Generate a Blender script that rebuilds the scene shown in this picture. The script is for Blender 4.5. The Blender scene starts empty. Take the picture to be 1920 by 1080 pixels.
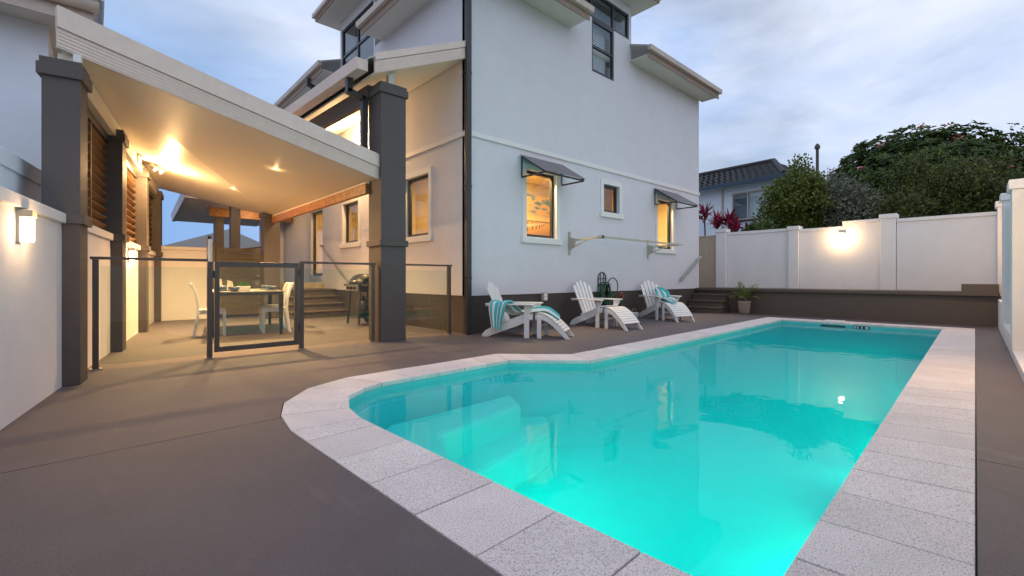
import bpy, math, random
from mathutils import Vector, Matrix
R = math.radians
sc = bpy.context.scene
col = sc.collection
rnd = random.Random(7)

# ------------------------------------------------------------------ camera
TH = R(47.75)
cam_d = bpy.data.cameras.new('camera'); cam = bpy.data.objects.new('camera', cam_d); col.objects.link(cam)
cam.location = (0, 0, 1.0); cam.rotation_euler = (R(90), 0, TH - R(90))
cam_d.sensor_width = 36; cam_d.lens = 852 / 1920 * 36; cam_d.shift_y = -19 / 1920
cam_d.clip_start = 0.05; cam_d.clip_end = 1500
sc.camera = cam
# ------------------------------------------------------------------ world (dusk, broken overcast) + sun
w = bpy.data.worlds.new('World'); sc.world = w; w.use_nodes = True
nt = w.node_tree; nt.nodes.clear()
out = nt.nodes.new('ShaderNodeOutputWorld'); bg = nt.nodes.new('ShaderNodeBackground')
SUN_EL, SUN_ROT = R(3.0), R(200)
sky = nt.nodes.new('ShaderNodeTexSky'); sky.sky_type = 'NISHITA'; sky.sun_disc = False
sky.sun_elevation = SUN_EL; sky.sun_rotation = SUN_ROT; sky.air_density = 1.0; sky.dust_density = 0.6; sky.ozone_density = 3.0
sk = nt.nodes.new('ShaderNodeVectorMath'); sk.operation = 'SCALE'; sk.inputs['Scale'].default_value = 0.15
nt.links.new(sky.outputs[0], sk.inputs[0])
tc = nt.nodes.new('ShaderNodeTexCoord'); mp = nt.nodes.new('ShaderNodeMapping')
mp.inputs['Scale'].default_value = (1.0, 1.0, 2.6); mp.inputs['Rotation'].default_value = (0.2, 0.1, 0.5)
n1 = nt.nodes.new('ShaderNodeTexNoise'); n1.inputs['Scale'].default_value = 1.9; n1.inputs['Detail'].default_value = 8; n1.inputs['Roughness'].default_value = 0.52; n1.inputs['Distortion'].default_value = 0.4
nt.links.new(tc.outputs['Generated'], mp.inputs[0]); nt.links.new(mp.outputs[0], n1.inputs[0])
rp = nt.nodes.new('ShaderNodeValToRGB'); rp.color_ramp.elements[0].position = 0.05; rp.color_ramp.elements[1].position = 0.48
nt.links.new(n1.outputs[0], rp.inputs[0])
mx = nt.nodes.new('ShaderNodeMix'); mx.data_type = 'RGBA'
cl = nt.nodes.new('ShaderNodeMix'); cl.data_type = 'RGBA'
cl.inputs['A'].default_value = (0.44, 0.60, 0.92, 1); cl.inputs['B'].default_value = (0.94, 0.97, 1.04, 1)
n2 = nt.nodes.new('ShaderNodeTexNoise'); n2.inputs['Scale'].default_value = 2.2; n2.inputs['Detail'].default_value = 7; n2.inputs['Roughness'].default_value = 0.58
nt.links.new(mp.outputs[0], n2.inputs[0])
rp2 = nt.nodes.new('ShaderNodeValToRGB'); rp2.color_ramp.elements[0].position = 0.25; rp2.color_ramp.elements[1].position = 0.70
nt.links.new(n2.outputs[0], rp2.inputs[0]); nt.links.new(rp2.outputs[0], cl.inputs['Factor'])
dtw = nt.nodes.new('ShaderNodeVectorMath'); dtw.operation = 'DOT_PRODUCT'; dtw.inputs[1].default_value = (-0.08, 0.995, 0.05)
nrw = nt.nodes.new('ShaderNodeVectorMath'); nrw.operation = 'NORMALIZE'; nt.links.new(tc.outputs['Generated'], nrw.inputs[0]); nt.links.new(nrw.outputs[0], dtw.inputs[0])
mrw = nt.nodes.new('ShaderNodeMapRange'); mrw.interpolation_type = 'SMOOTHSTEP'; mrw.inputs['From Min'].default_value = 0.80; mrw.inputs['From Max'].default_value = 1.0; nt.links.new(dtw.outputs['Value'], mrw.inputs[0])
clb = nt.nodes.new('ShaderNodeMix'); clb.data_type = 'RGBA'; clb.inputs['B'].default_value = (0.27, 0.47, 0.83, 1); nt.links.new(mrw.outputs[0], clb.inputs['Factor']); nt.links.new(cl.outputs['Result'], clb.inputs['A'])
nt.links.new(rp.outputs[0], mx.inputs['Factor']); nt.links.new(sk.outputs[0], mx.inputs['A']); nt.links.new(clb.outputs['Result'], mx.inputs['B'])
nt.links.new(mx.outputs['Result'], bg.inputs[0]); bg.inputs[1].default_value = 1.0
nt.links.new(bg.outputs[0], out.inputs[0])
sl = bpy.data.lights.new('sun', 'SUN'); sl.energy = 0.12; sl.angle = R(40); sl.color = (0.9, 0.93, 1.0)
so = bpy.data.objects.new('sun', sl); col.objects.link(so); so.location = (0, 0, 40); so.rotation_euler = (R(55), 0, R(-20))
sc.view_settings.view_transform = 'Standard'; sc.view_settings.look = 'None'
sc.view_settings.exposure = 0.05; sc.view_settings.gamma = 1.0; sc.view_settings.use_curve_mapping = False
sc.cycles.use_denoising = True
sc.cycles.max_bounces = 8; sc.cycles.volume_bounces = 2; sc.cycles.diffuse_bounces = 4; sc.cycles.glossy_bounces = 4; sc.cycles.transparent_max_bounces = 16
sc.cycles.sample_clamp_indirect = 4.0; sc.cycles.caustics_reflective = False; sc.cycles.caustics_refractive = False

# ------------------------------------------------------------------ materials
def mat(name, c, rough=0.6, var=0.08, vs=6.0, bump=0.0, bs=60.0, metal=0.0, stain=0.0, spec=0.5, c2=None, trans=0.0, island=0.0):
    m = bpy.data.materials.new(name); m.use_nodes = True; t = m.node_tree; b = t.nodes['Principled BSDF']
    b.inputs['Roughness'].default_value = rough; b.inputs['Metallic'].default_value = metal; b.inputs['Specular IOR Level'].default_value = spec
    tcn = t.nodes.new('ShaderNodeTexCoord')
    no = t.nodes.new('ShaderNodeTexNoise'); no.inputs['Scale'].default_value = vs; no.inputs['Detail'].default_value = 6; no.inputs['Roughness'].default_value = 0.65
    t.links.new(tcn.outputs['Object'], no.inputs[0])
    mxn = t.nodes.new('ShaderNodeMix'); mxn.data_type = 'RGBA'
    a = tuple(x * (1 - var) for x in c); d = tuple(min(1, x * (1 + var)) for x in (c2 or c))
    mxn.inputs['A'].default_value = (*a, 1); mxn.inputs['B'].default_value = (*d, 1)
    rr = t.nodes.new('ShaderNodeValToRGB'); rr.color_ramp.elements[0].position = 0.3; rr.color_ramp.elements[1].position = 0.7
    t.links.new(no.outputs[0], rr.inputs[0])
    last = mxn.outputs['Result']
    if island:
        g = t.nodes.new('ShaderNodeNewGeometry'); t.links.new(g.outputs['Random Per Island'], mxn.inputs['Factor'])
    else:
        t.links.new(rr.outputs[0], mxn.inputs['Factor'])
    if stain:
        n3 = t.nodes.new('ShaderNodeTexNoise'); n3.inputs['Scale'].default_value = 0.9; n3.inputs['Detail'].default_value = 7; n3.inputs['Roughness'].default_value = 0.7
        m3 = t.nodes.new('ShaderNodeMapping'); m3.inputs['Scale'].default_value = (1, 1, 0.55)
        t.links.new(tcn.outputs['Object'], m3.inputs[0]); t.links.new(m3.outputs[0], n3.inputs[0])
        r3 = t.nodes.new('ShaderNodeValToRGB'); r3.color_ramp.elements[0].position = 0.42; r3.color_ramp.elements[1].position = 0.72
        t.links.new(n3.outputs[0], r3.inputs[0])
        mu = t.nodes.new('ShaderNodeMix'); mu.data_type = 'RGBA'; mu.blend_type = 'MULTIPLY'
        ml = t.nodes.new('ShaderNodeMath'); ml.operation = 'MULTIPLY'; ml.inputs[1].default_value = stain
        t.links.new(r3.outputs[0], ml.inputs[0]); t.links.new(ml.outputs[0], mu.inputs['Factor'])
        t.links.new(last, mu.inputs['A']); mu.inputs['B'].default_value = (0.62, 0.58, 0.55, 1); last = mu.outputs['Result']
    t.links.new(last, b.inputs['Base Color'])
    if bump:
        nb = t.nodes.new('ShaderNodeTexNoise'); nb.inputs['Scale'].default_value = bs; nb.inputs['Detail'].default_value = 4
        t.links.new(tcn.outputs['Object'], nb.inputs[0])
        bn = t.nodes.new('ShaderNodeBump'); bn.inputs['Strength'].default_value = bump; bn.inputs['Distance'].default_value = 0.01
        t.links.new(nb.outputs[0], bn.inputs['Height']); t.links.new(bn.outputs[0], b.inputs['Normal'])
    if trans:
        o = t.nodes['Material Output']; tr = t.nodes.new('ShaderNodeBsdfTranslucent'); ms = t.nodes.new('ShaderNodeMixShader')
        t.links.new(last, tr.inputs[0]); ms.inputs[0].default_value = trans
        t.links.new(b.outputs[0], ms.inputs[1]); t.links.new(tr.outputs[0], ms.inputs[2]); t.links.new(ms.outputs[0], o.inputs[0])
    return m

def glass(name, tint=(0.93, 0.96, 0.95), ior=1.45, rough=0.0, bump=0.0, bs=1.0, k=1.0):
    m = bpy.data.materials.new(name); m.use_nodes = True; t = m.node_tree; t.nodes.clear()
    o = t.nodes.new('ShaderNodeOutputMaterial'); ms = t.nodes.new('ShaderNodeMixShader')
    tr = t.nodes.new('ShaderNodeBsdfTransparent'); tr.inputs[0].default_value = (*tint, 1)
    gl = t.nodes.new('ShaderNodeBsdfGlossy'); gl.inputs['Roughness'].default_value = rough
    f0 = ((ior - 1) / (ior + 1)) ** 2     # Schlick reflectance, the same from both sides of the sheet
    ge = t.nodes.new('ShaderNodeNewGeometry'); dt = t.nodes.new('ShaderNodeVectorMath'); dt.operation = 'DOT_PRODUCT'
    t.links.new(ge.outputs['Incoming'], dt.inputs[0]); t.links.new(ge.outputs['Normal'], dt.inputs[1])
    def mth(op, a, b):
        n = t.nodes.new('ShaderNodeMath'); n.operation = op
        for i, q in enumerate((a, b)):
            if q is None: continue
            if isinstance(q, (int, float)): n.inputs[i].default_value = q
            else: t.links.new(q, n.inputs[i])
        return n.outputs[0]
    if bump:
        tcn = t.nodes.new('ShaderNodeTexCoord'); nb = t.nodes.new('ShaderNodeTexNoise'); nb.inputs['Scale'].default_value = bs; nb.inputs['Detail'].default_value = 3
        t.links.new(tcn.outputs['Object'], nb.inputs[0])
        bn = t.nodes.new('ShaderNodeBump'); bn.inputs['Strength'].default_value = bump; bn.inputs['Distance'].default_value = 0.02
        t.links.new(nb.outputs[0], bn.inputs['Height']); t.links.new(bn.outputs[0], gl.inputs['Normal']); t.links.new(bn.outputs[0], dt.inputs[1])
    k5 = mth('POWER', mth('SUBTRACT', 1.0, mth('ABSOLUTE', dt.outputs['Value'], None)), 5.0)
    fac = mth('MULTIPLY', mth('ADD', mth('MULTIPLY', k5, 1 - f0), f0), k)
    t.links.new(fac, ms.inputs[0]); t.links.new(tr.outputs[0], ms.inputs[1]); t.links.new(gl.outputs[0], ms.inputs[2]); t.links.new(ms.outputs[0], o.inputs[0])
    return m

def emit(name, c, s):
    m = bpy.data.materials.new(name); m.use_nodes = True; t = m.node_tree; t.nodes.clear()
    o = t.nodes.new('ShaderNodeOutputMaterial'); e = t.nodes.new('ShaderNodeEmission'); e.inputs[0].default_value = (*c, 1); e.inputs[1].default_value = s
    t.links.new(e.outputs[0], o.inputs[0]); return m

WARM = (1.0, 0.61, 0.27)
M = {}
M['render'] = mat('house_render', (0.67, 0.665, 0.715), 0.75, 0.03, 2.5, 0.4, 70, stain=0.08)
M['wallwhite'] = mat('fence_render', (0.78, 0.755, 0.765), 0.8, 0.03, 2.0, 0.35, 110, stain=0.10)
M['trim'] = mat('trim_white', (0.76, 0.75, 0.74), 0.6, 0.03, 5)
M['plinth'] = mat('plinth_paint', (0.062, 0.052, 0.047), 0.65, 0.18, 3, 0.3, 40, stain=0.4)
M['colpaint'] = mat('column_paint', (0.083, 0.070, 0.068), 0.6, 0.06, 4, 0.25, 70, stain=0.15)
M['deck'] = mat('deck_coating', (0.108, 0.089, 0.098), 0.62, 0.14, 120, 0.5, 170, stain=0.55, c2=(0.142, 0.118, 0.127))
t_ = M['deck'].node_tree; b_ = t_.nodes['Principled BSDF']; src = b_.inputs['Base Color'].links[0].from_socket
tc_ = t_.nodes.new('ShaderNodeTexCoord'); mp_ = t_.nodes.new('ShaderNodeMapping'); mp_.inputs['Scale'].default_value = (1.6, .45, 1); mp_.inputs['Rotation'].default_value = (0, 0, .5)
ns_ = t_.nodes.new('ShaderNodeTexNoise'); ns_.inputs['Scale'].default_value = 2.2; ns_.inputs['Detail'].default_value = 8; ns_.inputs['Roughness'].default_value = .62
rs_ = t_.nodes.new('ShaderNodeValToRGB'); rs_.color_ramp.elements[0].position = .60; rs_.color_ramp.elements[1].position = .80
t_.links.new(tc_.outputs['Object'], mp_.inputs[0]); t_.links.new(mp_.outputs[0], ns_.inputs[0]); t_.links.new(ns_.outputs[0], rs_.inputs[0])
ms_ = t_.nodes.new('ShaderNodeMath'); ms_.operation = 'MULTIPLY'; ms_.inputs[1].default_value = .55; t_.links.new(rs_.outputs[0], ms_.inputs[0])
mx_ = t_.nodes.new('ShaderNodeMix'); mx_.data_type = 'RGBA'; mx_.inputs['B'].default_value = (.24, .205, .195, 1)
t_.links.new(ms_.outputs[0], mx_.inputs['Factor']); t_.links.new(src, mx_.inputs['A']); t_.links.new(mx_.outputs['Result'], b_.inputs['Base Color'])
M['joint'] = mat('joint_filler', (0.035, 0.03, 0.028), 0.9)
M['terrace'] = mat('terrace_paint', (0.105, 0.082, 0.068), 0.65, 0.1, 60, 0.3, 120, stain=0.25)
M['earth'] = mat('ground_soil', (0.10, 0.10, 0.07), 0.95, 0.3, 0.5)
M['fascia'] = mat('cream_colorbond', (0.74, 0.61, 0.54), 0.45, 0.05, 12, stain=0.3)
M['ceil'] = mat('ceiling_panel', (0.80, 0.73, 0.62), 0.45, 0.015, 3)
M['soffit'] = mat('soffit_white', (0.66, 0.63, 0.57), 0.7, 0.03, 4)
M['gutter'] = mat('gutter_paint', (0.56, 0.47, 0.41), 0.4, 0.08, 8, stain=0.35)
M['fbrown'] = mat('brown_fascia', (0.30, 0.225, 0.18), 0.7, 0.15, 10)  # mottled brown, darker than the gutter paint
M['rooftile'] = mat('dark_roof_tile', (0.026, 0.025, 0.028), 0.75, 0.35, 5, island=1)
M['roofmetal'] = mat('roof_sheet', (0.42, 0.40, 0.38), 0.45, 0.05, 5)
M['timber'] = mat('stained_timber', (0.30, 0.13, 0.045), 0.45, 0.35, 14, c2=(0.42, 0.19, 0.06))
M['louvre'] = mat('louvre_timber', (0.20, 0.095, 0.035), 0.5, 0.25, 12)
M['frame'] = mat('charcoal_aluminium', (0.024, 0.027, 0.035), 0.38, 0.05, 10)
M['fmetal'] = mat('fence_metal', (0.075, 0.062, 0.058), 0.42, 0.05, 12)
M['pane'] = glass('window_glass', (0.9, 0.93, 0.93), 1.5)
M['fglass'] = glass('fence_glass', (0.90, 0.95, 0.93), 1.5)
M['wineglass'] = glass('wine_glass', (0.96, 0.96, 0.95), 1.6)
M['steel'] = mat('brushed_steel', (0.55, 0.53, 0.50), 0.28, 0.06, 20, metal=1.0)
M['lightmetal'] = mat('cream_metal', (0.42, 0.39, 0.32), 0.42, 0.05, 20)
M['white'] = mat('white_paint', (0.80, 0.79, 0.78), 0.45, 0.03, 12)
M['black'] = mat('black_plastic', (0.015, 0.015, 0.016), 0.35, 0.1, 10)
M['charcoal'] = mat('charcoal_metal', (0.03, 0.031, 0.034), 0.4, 0.1, 10)
M['shell'] = mat('pool_fibreglass', (0.02, 0.60, 0.66), 0.5, 0.04, 3)
M['stepfibre'] = mat('step_fibreglass', (0.10, 0.80, 0.74), 0.5, 0.04, 3)
M['fibrewhite'] = mat('waterline_fibreglass', (0.10, 0.60, 0.60), 0.4, 0.06, 3)
M['water'] = glass('water_surface', (0.80, 0.96, 0.98), 1.33, 0.006, 0.26, 1.6, 0.6)
t_ = M['water'].node_tree
pv = t_.nodes.new('ShaderNodeVolumeScatter'); pv.inputs['Color'].default_value = (0.01, 0.90, 0.90, 1); pv.inputs['Density'].default_value = 0.5; pv.inputs['Anisotropy'].default_value = 0.2
va = t_.nodes.new('ShaderNodeVolumeAbsorption'); va.inputs['Color'].default_value = (0.0, 0.92, 0.96, 1); va.inputs['Density'].default_value = 0.4
ad = t_.nodes.new('ShaderNodeAddShader'); t_.links.new(pv.outputs[0], ad.inputs[0]); t_.links.new(va.outputs[0], ad.inputs[1])
t_.links.new(ad.outputs[0], [n for n in t_.nodes if n.type == 'OUTPUT_MATERIAL'][0].inputs['Volume'])
M['leaf1'] = mat('frangipani_leaf', (0.020, 0.050, 0.009), 0.5, 0.3, 1, c2=(0.095, 0.145, 0.03), trans=0.25, island=1)
M['leaf2'] = mat('shrub_leaf', (0.018, 0.040, 0.009), 0.55, 0.3, 1, c2=(0.135, 0.155, 0.032), trans=0.25, island=1)
M['leaf3'] = mat('silvery_leaf', (0.06, 0.075, 0.045), 0.5, 0.3, 1, c2=(0.21, 0.22, 0.15), trans=0.2, island=1)
M['leaf4'] = mat('bright_leaf', (0.05, 0.10, 0.012), 0.5, 0.3, 1, c2=(0.16, 0.19, 0.03), trans=0.25, island=1)
M['leafred'] = mat('red_leaf', (0.12, 0.008, 0.022), 0.45, 0.3, 1, c2=(0.30, 0.02, 0.06), trans=0.25, island=1)
M['flower'] = mat('pink_flower', (0.50, 0.19, 0.19), 0.6, 0.2, 1, island=1)
M['bark'] = mat('bark', (0.10, 0.085, 0.07), 0.9, 0.3, 8, 0.6, 30)
M['palm'] = mat('palm_leaf', (0.06, 0.13, 0.02), 0.45, 0.3, 1, c2=(0.18, 0.22, 0.05), trans=0.2, island=1)
M['pot'] = mat('stone_pot', (0.26, 0.22, 0.19), 0.85, 0.25, 9, 0.4, 40)
M['hose'] = mat('green_hose', (0.012, 0.09, 0.04), 0.4, 0.15, 10)
M['red'] = mat('red_handle', (0.45, 0.05, 0.03), 0.45, 0.05, 10)
M['cream'] = mat('cream_interior', (0.72, 0.60, 0.42), 0.8, 0.03, 4)
M['creamtile'] = mat('cream_tile', (0.55, 0.45, 0.30), 0.5, 0.08, 8)
M['tan'] = mat('tan_steel', (0.58, 0.45, 0.33), 0.5, 0.04, 5)
M['nwall'] = mat('neighbour_wall', (0.78, 0.85, 0.94), 0.8, 0.04, 2)
M['nblue'] = mat('blue_gutter', (0.018, 0.05, 0.09), 0.4, 0.05, 3)
M['curtain'] = mat('blue_curtain', (0.20, 0.25, 0.32), 0.9, 0.08, 20)
M['gatewood'] = mat('gate_paint', (0.11, 0.095, 0.07), 0.5, 0.06, 6)
M['ceramic'] = mat('navy_ceramic', (0.03, 0.05, 0.10), 0.25, 0.25, 40, c2=(0.2, 0.25, 0.33))
M['whiteceramic'] = mat('white_ceramic', (0.75, 0.73, 0.70), 0.35, 0.04, 20)
M['tabletop'] = mat('table_top_laminate', (0.22, 0.20, 0.18), 0.5, 0.05, 20)
M['napkin'] = mat('napkin_linen', (0.75, 0.70, 0.62), 0.9, 0.04, 20)
M['grass'] = mat('moss_green', (0.07, 0.16, 0.02), 0.7, 0.3, 20, island=1)
M['blind'] = mat('amber_blind', (0.48, 0.27, 0.06), 0.7, 0.1, 10, trans=0.6)
M['lampon'] = emit('lamp_glass', (1.0, 0.80, 0.52), 14.0)
M['downon'] = emit('downlight_glow', (1.0, 0.80, 0.50), 40.0)
M['poolon'] = emit('pool_lamp_lens', (0.1, 1.0, 0.7), 2.0)

def granite():
    m = bpy.data.materials.new('speckled_granite'); m.use_nodes = True; t = m.node_tree; b = t.nodes['Principled BSDF']
    b.inputs['Roughness'].default_value = 0.7
    tcn = t.nodes.new('ShaderNodeTexCoord')
    oi = t.nodes.new('ShaderNodeObjectInfo')
    add = t.nodes.new('ShaderNodeVectorMath'); add.operation = 'ADD'
    t.links.new(tcn.outputs['Object'], add.inputs[0]); t.links.new(oi.outputs['Random'], add.inputs[1])
    no = t.nodes.new('ShaderNodeTexNoise'); no.inputs['Scale'].default_value = 150; no.inputs['Detail'].default_value = 3; no.inputs['Roughness'].default_value = 0.7
    t.links.new(add.outputs[0], no.inputs[0])
    cr = t.nodes.new('ShaderNodeValToRGB'); e = cr.color_ramp.elements
    e[0].position = 0.36; e[0].color = (0.36, 0.31, 0.31, 1); e[1].position = 0.47; e[1].color = (0.78, 0.70, 0.70, 1)
    k = e.new(0.62); k.color = (0.88, 0.81, 0.80, 1)
    t.links.new(no.outputs[0], cr.inputs[0])
    n2 = t.nodes.new('ShaderNodeTexNoise'); n2.inputs['Scale'].default_value = 3.5; n2.inputs['Detail'].default_value = 5
    t.links.new(add.outputs[0], n2.inputs[0])
    r2 = t.nodes.new('ShaderNodeValToRGB'); r2.color_ramp.elements[0].position = 0.35; r2.color_ramp.elements[1].position = 0.65
    r2.color_ramp.elements[0].color = (0.90, 0.895, 0.895, 1); r2.color_ramp.elements[1].color = (1, 1, 1, 1)
    t.links.new(n2.outputs[0], r2.inputs[0])
    mu = t.nodes.new('ShaderNodeMix'); mu.data_type = 'RGBA'; mu.blend_type = 'MULTIPLY'; mu.inputs['Factor'].default_value = 1
    t.links.new(cr.outputs[0], mu.inputs['A']); t.links.new(r2.outputs[0], mu.inputs['B'])
    vr = t.nodes.new('ShaderNodeMapRange'); vr.inputs['To Min'].default_value = 0.95; vr.inputs['To Max'].default_value = 1.06
    t.links.new(oi.outputs['Random'], vr.inputs[0])
    mv = t.nodes.new('ShaderNodeVectorMath'); mv.operation = 'SCALE'
    t.links.new(mu.outputs['Result'], mv.inputs[0]); t.links.new(vr.outputs[0], mv.inputs['Scale'])
    t.links.new(mv.outputs[0], b.inputs['Base Color'])
    bn = t.nodes.new('ShaderNodeBump'); bn.inputs['Strength'].default_value = 0.3; bn.inputs['Distance'].default_value = 0.004
    t.links.new(no.outputs[0], bn.inputs['Height']); t.links.new(bn.outputs[0], b.inputs['Normal'])
    return m
M['granite'] = granite()

def stripes(name, c1, c2, axis=0, freq=9.0):
    m = bpy.data.materials.new(name); m.use_nodes = True; t = m.node_tree; b = t.nodes['Principled BSDF']; b.inputs['Roughness'].default_value = 0.95
    uv = t.nodes.new('ShaderNodeUVMap'); sp = t.nodes.new('ShaderNodeSeparateXYZ'); t.links.new(uv.outputs[0], sp.inputs[0])
    mm = t.nodes.new('ShaderNodeMath'); mm.operation = 'MULTIPLY'; mm.inputs[1].default_value = freq; t.links.new(sp.outputs[axis], mm.inputs[0])
    fr = t.nodes.new('ShaderNodeMath'); fr.operation = 'FRACT'; t.links.new(mm.outputs[0], fr.inputs[0])
    gt = t.nodes.new('ShaderNodeMath'); gt.operation = 'GREATER_THAN'; gt.inputs[1].default_value = 0.5; t.links.new(fr.outputs[0], gt.inputs[0])
    mi = t.nodes.new('ShaderNodeMix'); mi.data_type = 'RGBA'; mi.inputs['A'].default_value = (*c1, 1); mi.inputs['B'].default_value = (*c2, 1)
    t.links.new(gt.outputs[0], mi.inputs['Factor']); t.links.new(mi.outputs['Result'], b.inputs['Base Color']); return m
M['towel'] = stripes('striped_towel', (0.78, 0.78, 0.78), (0.07, 0.45, 0.48), 1, 4.0)

# ------------------------------------------------------------------ mesh helpers
class MB:
    def __init__(s, fr=None): s.v = []; s.f = []; s.fr = fr; s.uv = None
    def add(s, vs, fs):
        o = len(s.v); s.v += [tuple(s.fr(*p)) if s.fr else tuple(p) for p in vs]; s.f += [[o + i for i in f] for f in fs]; return s
    def box(s, x0, y0, z0, x1, y1, z1):
        x0, x1 = min(x0, x1), max(x0, x1); y0, y1 = min(y0, y1), max(y0, y1); z0, z1 = min(z0, z1), max(z0, z1)
        return s.add([(x0, y0, z0), (x1, y0, z0), (x1, y1, z0), (x0, y1, z0), (x0, y0, z1), (x1, y0, z1), (x1, y1, z1), (x0, y1, z1)],
                     [(0, 3, 2, 1), (4, 5, 6, 7), (0, 1, 5, 4), (1, 2, 6, 5), (2, 3, 7, 6), (3, 0, 4, 7)])
    def hexa(s, lo, hi):   # two quads (lists of 4 points), bottom and top, both counter-clockwise seen from above
        return s.add(list(lo) + list(hi), [(0, 3, 2, 1), (4, 5, 6, 7), (0, 1, 5, 4), (1, 2, 6, 5), (2, 3, 7, 6), (3, 0, 4, 7)])
    def prism(s, poly, d, off=(0, 0, 0)):   # planar 3d polygon extruded by vector d
        n = len(poly); a = [tuple(p[i] + off[i] for i in range(3)) for p in poly]; b = [tuple(p[i] + d[i] for i in range(3)) for p in a]
        return s.add(a + b, [list(range(n))[::-1], list(range(n, 2 * n))] + [(i, (i + 1) % n, n + (i + 1) % n, n + i) for i in range(n)])
    def tube(s, pts, r, n=8, cap=True, rs=None):
        pts = [Vector(p) for p in pts]; rings = []; prev = None
        for i, p in enumerate(pts):
            d = (pts[min(i + 1, len(pts) - 1)] - pts[max(i - 1, 0)]).normalized()
            u = prev if prev else (Vector((0, 0, 1)) if abs(d.z) < 0.9 else Vector((1, 0, 0)))
            a = (u - d * u.dot(d)).normalized(); prev = a; b = d.cross(a); rr = rs[i] if rs else r
            rings.append([tuple(p + (a * math.cos(t) + b * math.sin(t)) * rr) for t in (2 * math.pi * k / n for k in range(n))])
        v = [q for g in rings for q in g]; f = []
        for i in range(len(rings) - 1):
            for k in range(n): f.append((i * n + k, i * n + (k + 1) % n, (i + 1) * n + (k + 1) % n, (i + 1) * n + k))
        if cap: f += [list(range(n))[::-1], list(range((len(rings) - 1) * n, len(rings) * n))]
        return s.add(v, f)
    def bar(s, p, q, wd, ht):   # rectangular bar between two points
        p, q = Vector(p), Vector(q); d = (q - p).normalized(); up = Vector((0, 0, 1)) if abs(d.z) < 0.95 else Vector((1, 0, 0))
        a = d.cross(up).normalized() * wd / 2; b = a.cross(d).normalized() * ht / 2
        return s.hexa([tuple(p - a - b), tuple(p + a - b), tuple(p + a + b), tuple(p - a + b)], [tuple(q - a - b), tuple(q + a - b), tuple(q + a + b), tuple(q - a + b)])
    def lathe(s, prof, c=(0, 0, 0), n=24):
        v = [(c[0] + r * math.cos(2 * math.pi * k / n), c[1] + r * math.sin(2 * math.pi * k / n), c[2] + z) for r, z in prof for k in range(n)]
        f = [(i * n + k, i * n + (k + 1) % n, (i + 1) * n + (k + 1) % n, (i + 1) * n + k) for i in range(len(prof) - 1) for k in range(n)]
        return s.add(v, f)

class Fr:   # horizontal local frame: origin, angle of local x axis
    def __init__(s, ox, oy, ang): s.o = (ox, oy); s.c, s.s = math.cos(ang), math.sin(ang)
    def __call__(s, a, b, z): return (s.o[0] + a * s.c - b * s.s, s.o[1] + a * s.s + b * s.c, z)

class Thing:
    def __init__(s, name, loc, label, cat, rot=0.0, group=None, kind=None):
        s.e = bpy.data.objects.new(name, None); col.objects.link(s.e); s.e.location = loc; s.e.rotation_euler = (0, 0, rot)
        s.e.empty_display_size = 0.1
        s.inv = (Matrix.Translation(loc) @ Matrix.Rotation(rot, 4, 'Z')).inverted()
        if label: s.e['label'] = label
        if cat: s.e['category'] = cat
        if group: s.e['group'] = group
        if kind: s.e['kind'] = kind
    def part(s, name, mb, m, parent=None, world=True, bevel=0, smooth=False, label=None, kind=None):
        v = [tuple(s.inv @ Vector(p)) for p in mb.v] if world else mb.v
        o = raw(name, v, mb.f, m, bevel, smooth, mb.uv); o.parent = parent or s.e
        if label: o['label'] = label
        if kind: o['kind'] = kind
        return o
    def light(s, name, loc, power, color=WARM, kind='POINT', radius=0.04, rot=None, size=None, blend=0.5):
        l = bpy.data.lights.new(name, kind); l.energy = power; l.color = color
        if kind in ('POINT', 'SPOT'): l.shadow_soft_size = radius
        if kind == 'SPOT': l.spot_size = size; l.spot_blend = blend
        o = bpy.data.objects.new(name, l); col.objects.link(o); o.parent = s.e; o.location = s.inv @ Vector(loc)
        if rot: o.rotation_euler = rot
        return o

def raw(name, v, f, m, bevel=0, smooth=False, uv=None):
    me = bpy.data.meshes.new(name); me.from_pydata(v, [], f); me.materials.append(m if not isinstance(m, str) else M[m])
    if uv:
        l = me.uv_layers.new(name='UVMap')
        for lp in me.loops: l.data[lp.index].uv = uv[lp.vertex_index]
    if smooth:
        for p in me.polygons: p.use_smooth = True
    me.update(); o = bpy.data.objects.new(name, me); col.objects.link(o)
    if bevel:
        b = o.modifiers.new('bevel', 'BEVEL'); b.width = bevel; b.segments = 2; b.limit_method = 'ANGLE'; b.angle_limit = R(40)
    return o
def single(name, mb, m, label=None, cat=None, group=None, kind=None, bevel=0, smooth=False):
    o = raw(name, mb.v, mb.f, M[m] if isinstance(m, str) else m, bevel, smooth, mb.uv)
    if label: o['label'] = label
    if cat: o['category'] = cat
    if group: o['group'] = group
    if kind: o['kind'] = kind
    return o
def P(d):   # swap helpers below keep code short
    return d
def copy_thing(t, loc, rot, label, group=None):
    n = t.e.copy(); col.objects.link(n); n.location = loc; n.rotation_euler = (0, 0, rot); n['label'] = label
    if group: n['group'] = group
    def rec(src, dst):
        for ch in [c for c in src.children]:
            k = ch.copy(); col.objects.link(k); k.parent = dst; rec(ch, k)
    rec(t.e, n); return n

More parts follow.
